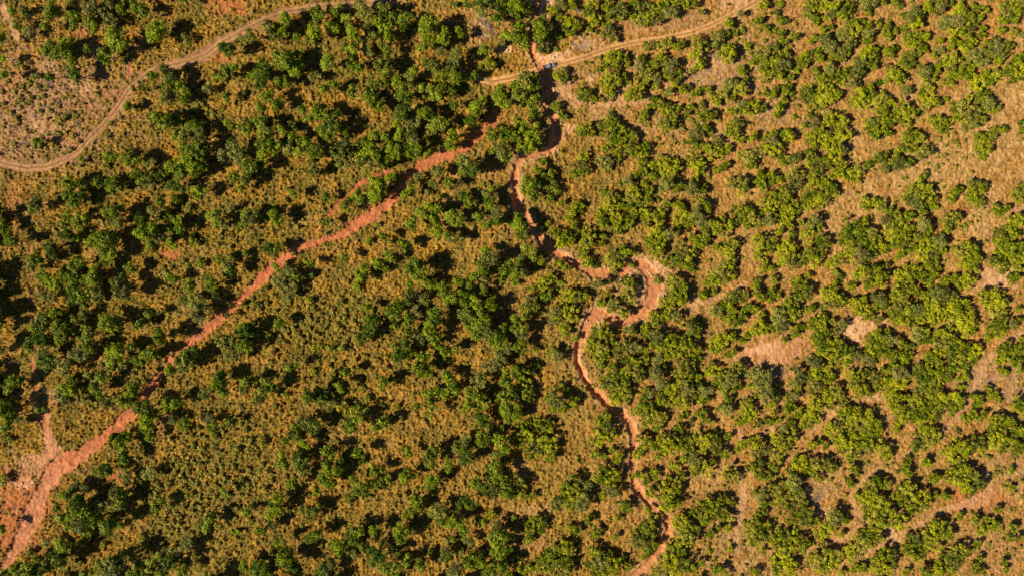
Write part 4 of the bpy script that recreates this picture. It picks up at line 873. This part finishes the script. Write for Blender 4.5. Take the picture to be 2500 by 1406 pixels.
# ------------------------------------------------------------------ dead brushwood, fallen trunks, stones
def brush_mesh(seed):
    g = random.Random(seed); segs = []
    for k in range(26):
        a, t = g.uniform(0, 6.28), g.uniform(.2, 1.25)
        l = g.uniform(.5, 1.0)
        e = (l * math.cos(a) * math.sin(t), l * math.sin(a) * math.sin(t), l * math.cos(t) * .8)
        segs.append(((0, 0, -.05), e, .035, .014, 3))
        for m in range(2):
            a2 = a + g.uniform(-.9, .9); f = g.uniform(.5, .8); l2 = g.uniform(.25, .45)
            s0 = tuple(v * f for v in e)
            segs.append((s0, (s0[0] + l2 * math.cos(a2), s0[1] + l2 * math.sin(a2), s0[2] + g.uniform(0, .25)), .016, .007, 3))
    return sticks_mesh('dead_bush', M_TWIG, segs)
BRUSH_M = [brush_mesh(i) for i in range(4)]
for k, (px, py, r) in enumerate([(1188,62,20),(1203,78,16),(1172,50,13),(1412,26,15),(1992,1212,17),(1968,1190,12),(1978,1228,10),(1908,905,16),(1890,925,13),(1932,898,11),(140,250,15),(85,285,14),(160,222,13),(120,205,12),(45,255,13),(60,1205,12),(30,1240,10),(250,70,9),(1590,470,9),(2150,830,11),(30,310,12),(100,330,13),(190,300,11),(60,350,12),(150,345,11),(20,200,12),(110,262,11),(205,195,10),(35,165,10),(15,370,11),(170,275,12)]):
    r_m = r * S; x, y = W(px, py, .5)
    o = link('dead_bush', BRUSH_M[k % 4], category='dead bush', group='leafless grey dead bushes'); o.location = (x, y, gz(x, y)); o.scale = (r_m, r_m, r_m * .55); o.rotation_euler.z = k * 1.3
    ask_label(o, px, py, 'leafless grey-brown dead bush')

def rock_mesh(seed):
    g = np.random.default_rng(seed)
    v = ICO_V * (1 + g.uniform(-.28, .28, (12, 1))) * np.array((1, .78, .55))
    return mesh_from('rock', v, ICO_F, M_ROCK, smooth=False)
M_ROCK, nt, b = new_mat('pale_stone', .85)
nn = nt.nodes.new('ShaderNodeTexNoise'); nn.inputs['Scale'].default_value = 4.0
cr = nt.nodes.new('ShaderNodeValToRGB'); cr.color_ramp.elements[0].color = (.36, .23, .15, 1); cr.color_ramp.elements[1].color = (.72, .55, .40, 1)
nt.links.new(nn.outputs['Fac'], cr.inputs[0]); nt.links.new(cr.outputs[0], b.inputs['Base Color'])
ROCK_M = [rock_mesh(i) for i in range(4)]
for k, (px, py, r) in enumerate([(1231,117,4.2),(1239,121,4.6),(1226,123,3.6),(1246,127,3.4),(1322,22,4.4),(1330,27,3.8),(1316,30,3.5),(1326,14,4),(1313,136,3.4),(1318,148,3.6),(1352,141,4.2),(1362,136,3.6),(1372,131,3.8),(1588,668,4.2),(1592,674,3.6),(1582,661,3.4),(1428,786,3.4),(1434,783,3),(2082,812,4),(128,162,4.4),(52,1180,4.6),(80,1177,5)]):
    r_m = r * S; x, y = W(px, py, .3)
    o = link('rock', ROCK_M[k % 4], category='rock', group='pale stones lying on bare earth'); o.location = (x, y, gz(x, y) + r_m * .25); o.scale = (r_m,) * 3; o.rotation_euler.z = k * .9
    ask_label(o, px, py, 'pale stone block')

for k, (ax, ay, bx, by_, rad, lab) in enumerate([(1178,77,1203,98,.26,'pale barkless fallen trunk lying beside the dead grey brushwood'),(1476,94,1464,104,.22,'dark fallen log lying above the dirt track near the ash patch'),(25,142,44,158,.2,'pale fallen branch lying in the far left scrubland')]):
    x0, y0 = W(ax, ay, .3); x1, y1 = W(bx, by_, .3)
    a0, a1 = Vector((x0, y0, gz(x0, y0) + .22)), Vector((x1, y1, gz(x1, y1) + .22))
    mid = (a0 + a1) / 2 + Vector((.12, -.1, .04))
    segs = [(a0, mid, rad, rad * .85, 7), (mid, a1, rad * .85, rad * .55, 7), (mid, mid + (a1 - a0) * .22 + Vector((.5, .5, .25)), rad * .4, rad * .15, 5)]
    link('fallen_log', sticks_mesh('fallen_log', M_BARK if k == 1 else M_TWIG, segs), category='log', label=lab)

# ------------------------------------------------------------------ the pickup truck
def paint(name, col, rough, metal=0.0, coat=0.0):
    m, nt, b = new_mat(name, rough)
    b.inputs['Specular IOR Level'].default_value = .5
    b.inputs['Metallic'].default_value = metal; b.inputs['Coat Weight'].default_value = coat
    n = nt.nodes.new('ShaderNodeTexNoise'); n.inputs['Scale'].default_value = 3.0
    r = nt.nodes.new('ShaderNodeMix'); r.data_type = 'RGBA'
    r.inputs[6].default_value = (*[c * .88 for c in col], 1); r.inputs[7].default_value = (*[min(1, c * 1.1 + .01) for c in col], 1)
    nt.links.new(n.outputs['Fac'], r.inputs[0]); nt.links.new(r.outputs[2], b.inputs['Base Color'])
    return m
P_BODY = paint('silver_blue_paint', (.20, .235, .33), .35, .25, .4); P_GLASS = paint('tinted_glass', (.012, .03, .045), .08); P_BLACK = paint('black_plastic', (.02, .02, .022), .6)
P_TYRE = paint('tyre_rubber', (.025, .024, .023), .85); P_RIM = paint('alloy', (.5, .5, .52), .35, .8); P_LAMP = paint('lamp_glass', (.8, .8, .78), .12); P_RED = paint('tail_lamp', (.35, .02, .015), .2)
P_CARGO = paint('cargo_canvas', (.16, .11, .065), .9); P_CHROME = paint('chrome', (.75, .76, .78), .18, .9); P_PLATE = paint('plate_white', (.8, .8, .76), .4)
truck = link('pickup_truck', None, category='truck', label='silver-blue double-cab pickup truck with a dark open bed parked on the dirt track')
import bmesh
def loft(name, mat, secs, parent, bevel=.03):
    """secs: list of (x, half width, z low, z high, half width top); closed hull along x"""
    bm = bmesh.new(); rings = []
    for x, hw, z0, z1, ht in secs:
        rings.append([bm.verts.new(c) for c in ((x, -hw, z0), (x, hw, z0), (x, hw, z0 + (z1 - z0) * .6), (x, ht, z1), (x, -ht, z1), (x, -hw, z0 + (z1 - z0) * .6))])
    for r0, r1 in zip(rings[:-1], rings[1:]):
        for i in range(6):
            bm.faces.new((r0[i], r0[(i + 1) % 6], r1[(i + 1) % 6], r1[i]))
    bm.faces.new(rings[0][::-1]); bm.faces.new(rings[-1])
    bmesh.ops.recalc_face_normals(bm, faces=bm.faces)
    if bevel:
        bmesh.ops.bevel(bm, geom=list(bm.edges), offset=bevel, segments=2, affect='EDGES', clamp_overlap=True)
    me = bpy.data.meshes.new(name); bm.to_mesh(me); bm.free(); me.materials.append(mat)
    me.polygons.foreach_set('use_smooth', np.ones(len(me.polygons), bool))
    return link(name, me, parent)
def slab(name, mat, lo, hi, parent, bevel=.015):
    bm = bmesh.new(); bmesh.ops.create_cube(bm, size=1.0)
    for v in bm.verts:
        v.co = Vector([(lo[i] + hi[i]) / 2 + v.co[i] * (hi[i] - lo[i]) for i in range(3)])
    if bevel: bmesh.ops.bevel(bm, geom=list(bm.edges), offset=min(bevel, .3 * min(hi[i] - lo[i] for i in range(3))), segments=1, affect='EDGES')
    me = bpy.data.meshes.new(name); bm.to_mesh(me); bm.free(); me.materials.append(mat)
    return link(name, me, parent)
def pane(name, mat, pts, parent, thick=.02):
    n = (Vector(pts[1]) - Vector(pts[0])).cross(Vector(pts[2]) - Vector(pts[0])).normalized() * thick
    v = [Vector(p) for p in pts] + [Vector(p) + n for p in pts]
    k = len(pts)
    f = [tuple(range(k))[::-1], tuple(range(k, 2 * k))] + [(i, (i + 1) % k, k + (i + 1) % k, k + i) for i in range(k)]
    me = bpy.data.meshes.new(name); me.from_pydata(v, [], f); me.materials.append(mat); me.update()
    return link(name, me, parent)
# x forward, length 5.1 m, width 1.86 m
loft('chassis', P_BLACK, [(-2.5,.80,.38,.60,.80),(2.35,.80,.38,.60,.80)], truck, .02)
hood = loft('hood', P_BODY, [(.98,.90,.55,1.12,.84),(1.7,.90,.55,1.10,.82),(2.25,.86,.55,1.02,.74),(2.46,.76,.58,.90,.62)], truck, .05)
loft('cab_body', P_BODY, [(-.98,.91,.55,1.08,.86),(1.0,.91,.55,1.10,.86)], truck, .03)
loft('cab_glasshouse', P_BODY, [(-.92,.83,1.06,1.70,.66),(-.80,.83,1.06,1.76,.70),(-.1,.83,1.06,1.80,.71),(.36,.83,1.06,1.77,.69),(.40,.83,1.06,1.74,.68)], truck, .03)
pane('windscreen', P_GLASS, [(1.06,-.80,1.115),(1.06,.80,1.115),(.40,.675,1.755),(.40,-.675,1.755)], truck)
for s in (-1, 1):
    pane('pillar', P_BODY, [(1.10,s*.80,1.10),(1.04,s*.86,1.10),(.36,s*.72,1.75),(.40,s*.66,1.77)][::s], truck, .04)
    pane('side_window', P_GLASS, [(.92,s*.857,1.12),(.02,s*.857,1.12),(.02,s*.735,1.66),(.36,s*.735,1.66)][::-s], truck)
    pane('side_window', P_GLASS, [(-.06,s*.857,1.12),(-.84,s*.857,1.12),(-.78,s*.735,1.64),(-.06,s*.735,1.66)][::-s], truck)
    d = slab('door', P_BODY, (.0, s*.90-.02, .60), (.95, s*.90+.02, 1.08), truck); slab('handle', P_CHROME, (.06, s*.93-.012, .93), (.20, s*.93+.012, .96), d, .004)
    d = slab('door', P_BODY, (-.90, s*.90-.02, .60), (-.03, s*.90+.02, 1.08), truck); slab('handle', P_CHROME, (-.84, s*.93-.012, .93), (-.70, s*.93+.012, .96), d, .004)
    slab('mirror', P_BODY, (.78, s*1.0-.09, 1.10), (.90, s*1.0+.09, 1.26), truck, .03)
    slab('headlight', P_LAMP, (2.28, s*.68-.14, .78), (2.44, s*.68+.14, .92), truck, .03)
    slab('tail_light', P_RED, (-2.56, s*.84-.05, .70), (-2.50, s*.84+.05, 1.00), truck)
    slab('bed_side', P_BODY, (-2.50, s*.86-.05, .55), (-1.02, s*.86+.05, 1.08), truck, .02)
    slab('running_board', P_BLACK, (-.95, s*.92-.07, .42), (.95, s*.92+.07, .47), truck)
pane('rear_window', P_GLASS, [(-.945,.68,1.16),(-.945,-.68,1.16),(-.915,-.60,1.62),(-.915,.60,1.62)], truck)
slab('bed_floor', P_BLACK, (-2.48, -.80, .60), (-1.02, .80, .66), truck)
slab('bed_front', P_BODY, (-1.08, -.81, .66), (-1.02, .81, 1.06), truck)
slab('tailgate', P_BLACK, (-2.54, -.80, .60), (-2.47, .80, 1.04), truck)
slab('roll_bar', P_CHROME, (-1.16, -.84, 1.09), (-1.10, .84, 1.16), truck, .02)
slab('cargo', P_CARGO, (-1.92, -.66, .665), (-1.22, .62, .98), truck, .06)
slab('front_bumper', P_CHROME, (2.42, -.80, .50), (2.56, .80, .70), truck, .04)
slab('rear_bumper', P_CHROME, (-2.66, -.78, .48), (-2.55, .78, .60), truck, .03)
slab('grille', P_BLACK, (2.43, -.50, .72), (2.47, .50, .90), truck)
slab('number_plate', P_PLATE, (2.56, -.22, .54), (2.575, .22, .66), truck, .003)
def wheel(x, y):
    def disc(nm, mat, r0, r1, w, parent):
        bm = bmesh.new(); n = 20; rings = []
        for rr, yy in ((r1, -w), (r0, -w), (r0 * 1.0, -w * .6), (r0, w * .6), (r0, w), (r1, w)):
            rings.append([bm.verts.new((x + rr * math.cos(t * 6.28318 / n), y + yy, .37 + rr * math.sin(t * 6.28318 / n))) for t in range(n)])
        for a_, b_ in zip(rings, rings[1:] + rings[:1]):
            for i in range(n): bm.faces.new((a_[i], a_[(i + 1) % n], b_[(i + 1) % n], b_[i]))
        bmesh.ops.recalc_face_normals(bm, faces=bm.faces)
        me = bpy.data.meshes.new(nm); bm.to_mesh(me); bm.free(); me.materials.append(mat)
        return link(nm, me, parent)
    w = disc('wheel', P_TYRE, .37, .22, .12, truck); disc('rim', P_RIM, .22, .02, .09, w)
for wx in (-1.68, 1.55):
    for wy in (-.82, .82): wheel(wx, wy)
tx, ty = W(1341.5, 161, .9)
truck.location = (tx, ty, gz(tx, ty) + .0); truck.rotation_euler.z = math.radians(16.5)
settle_labels()
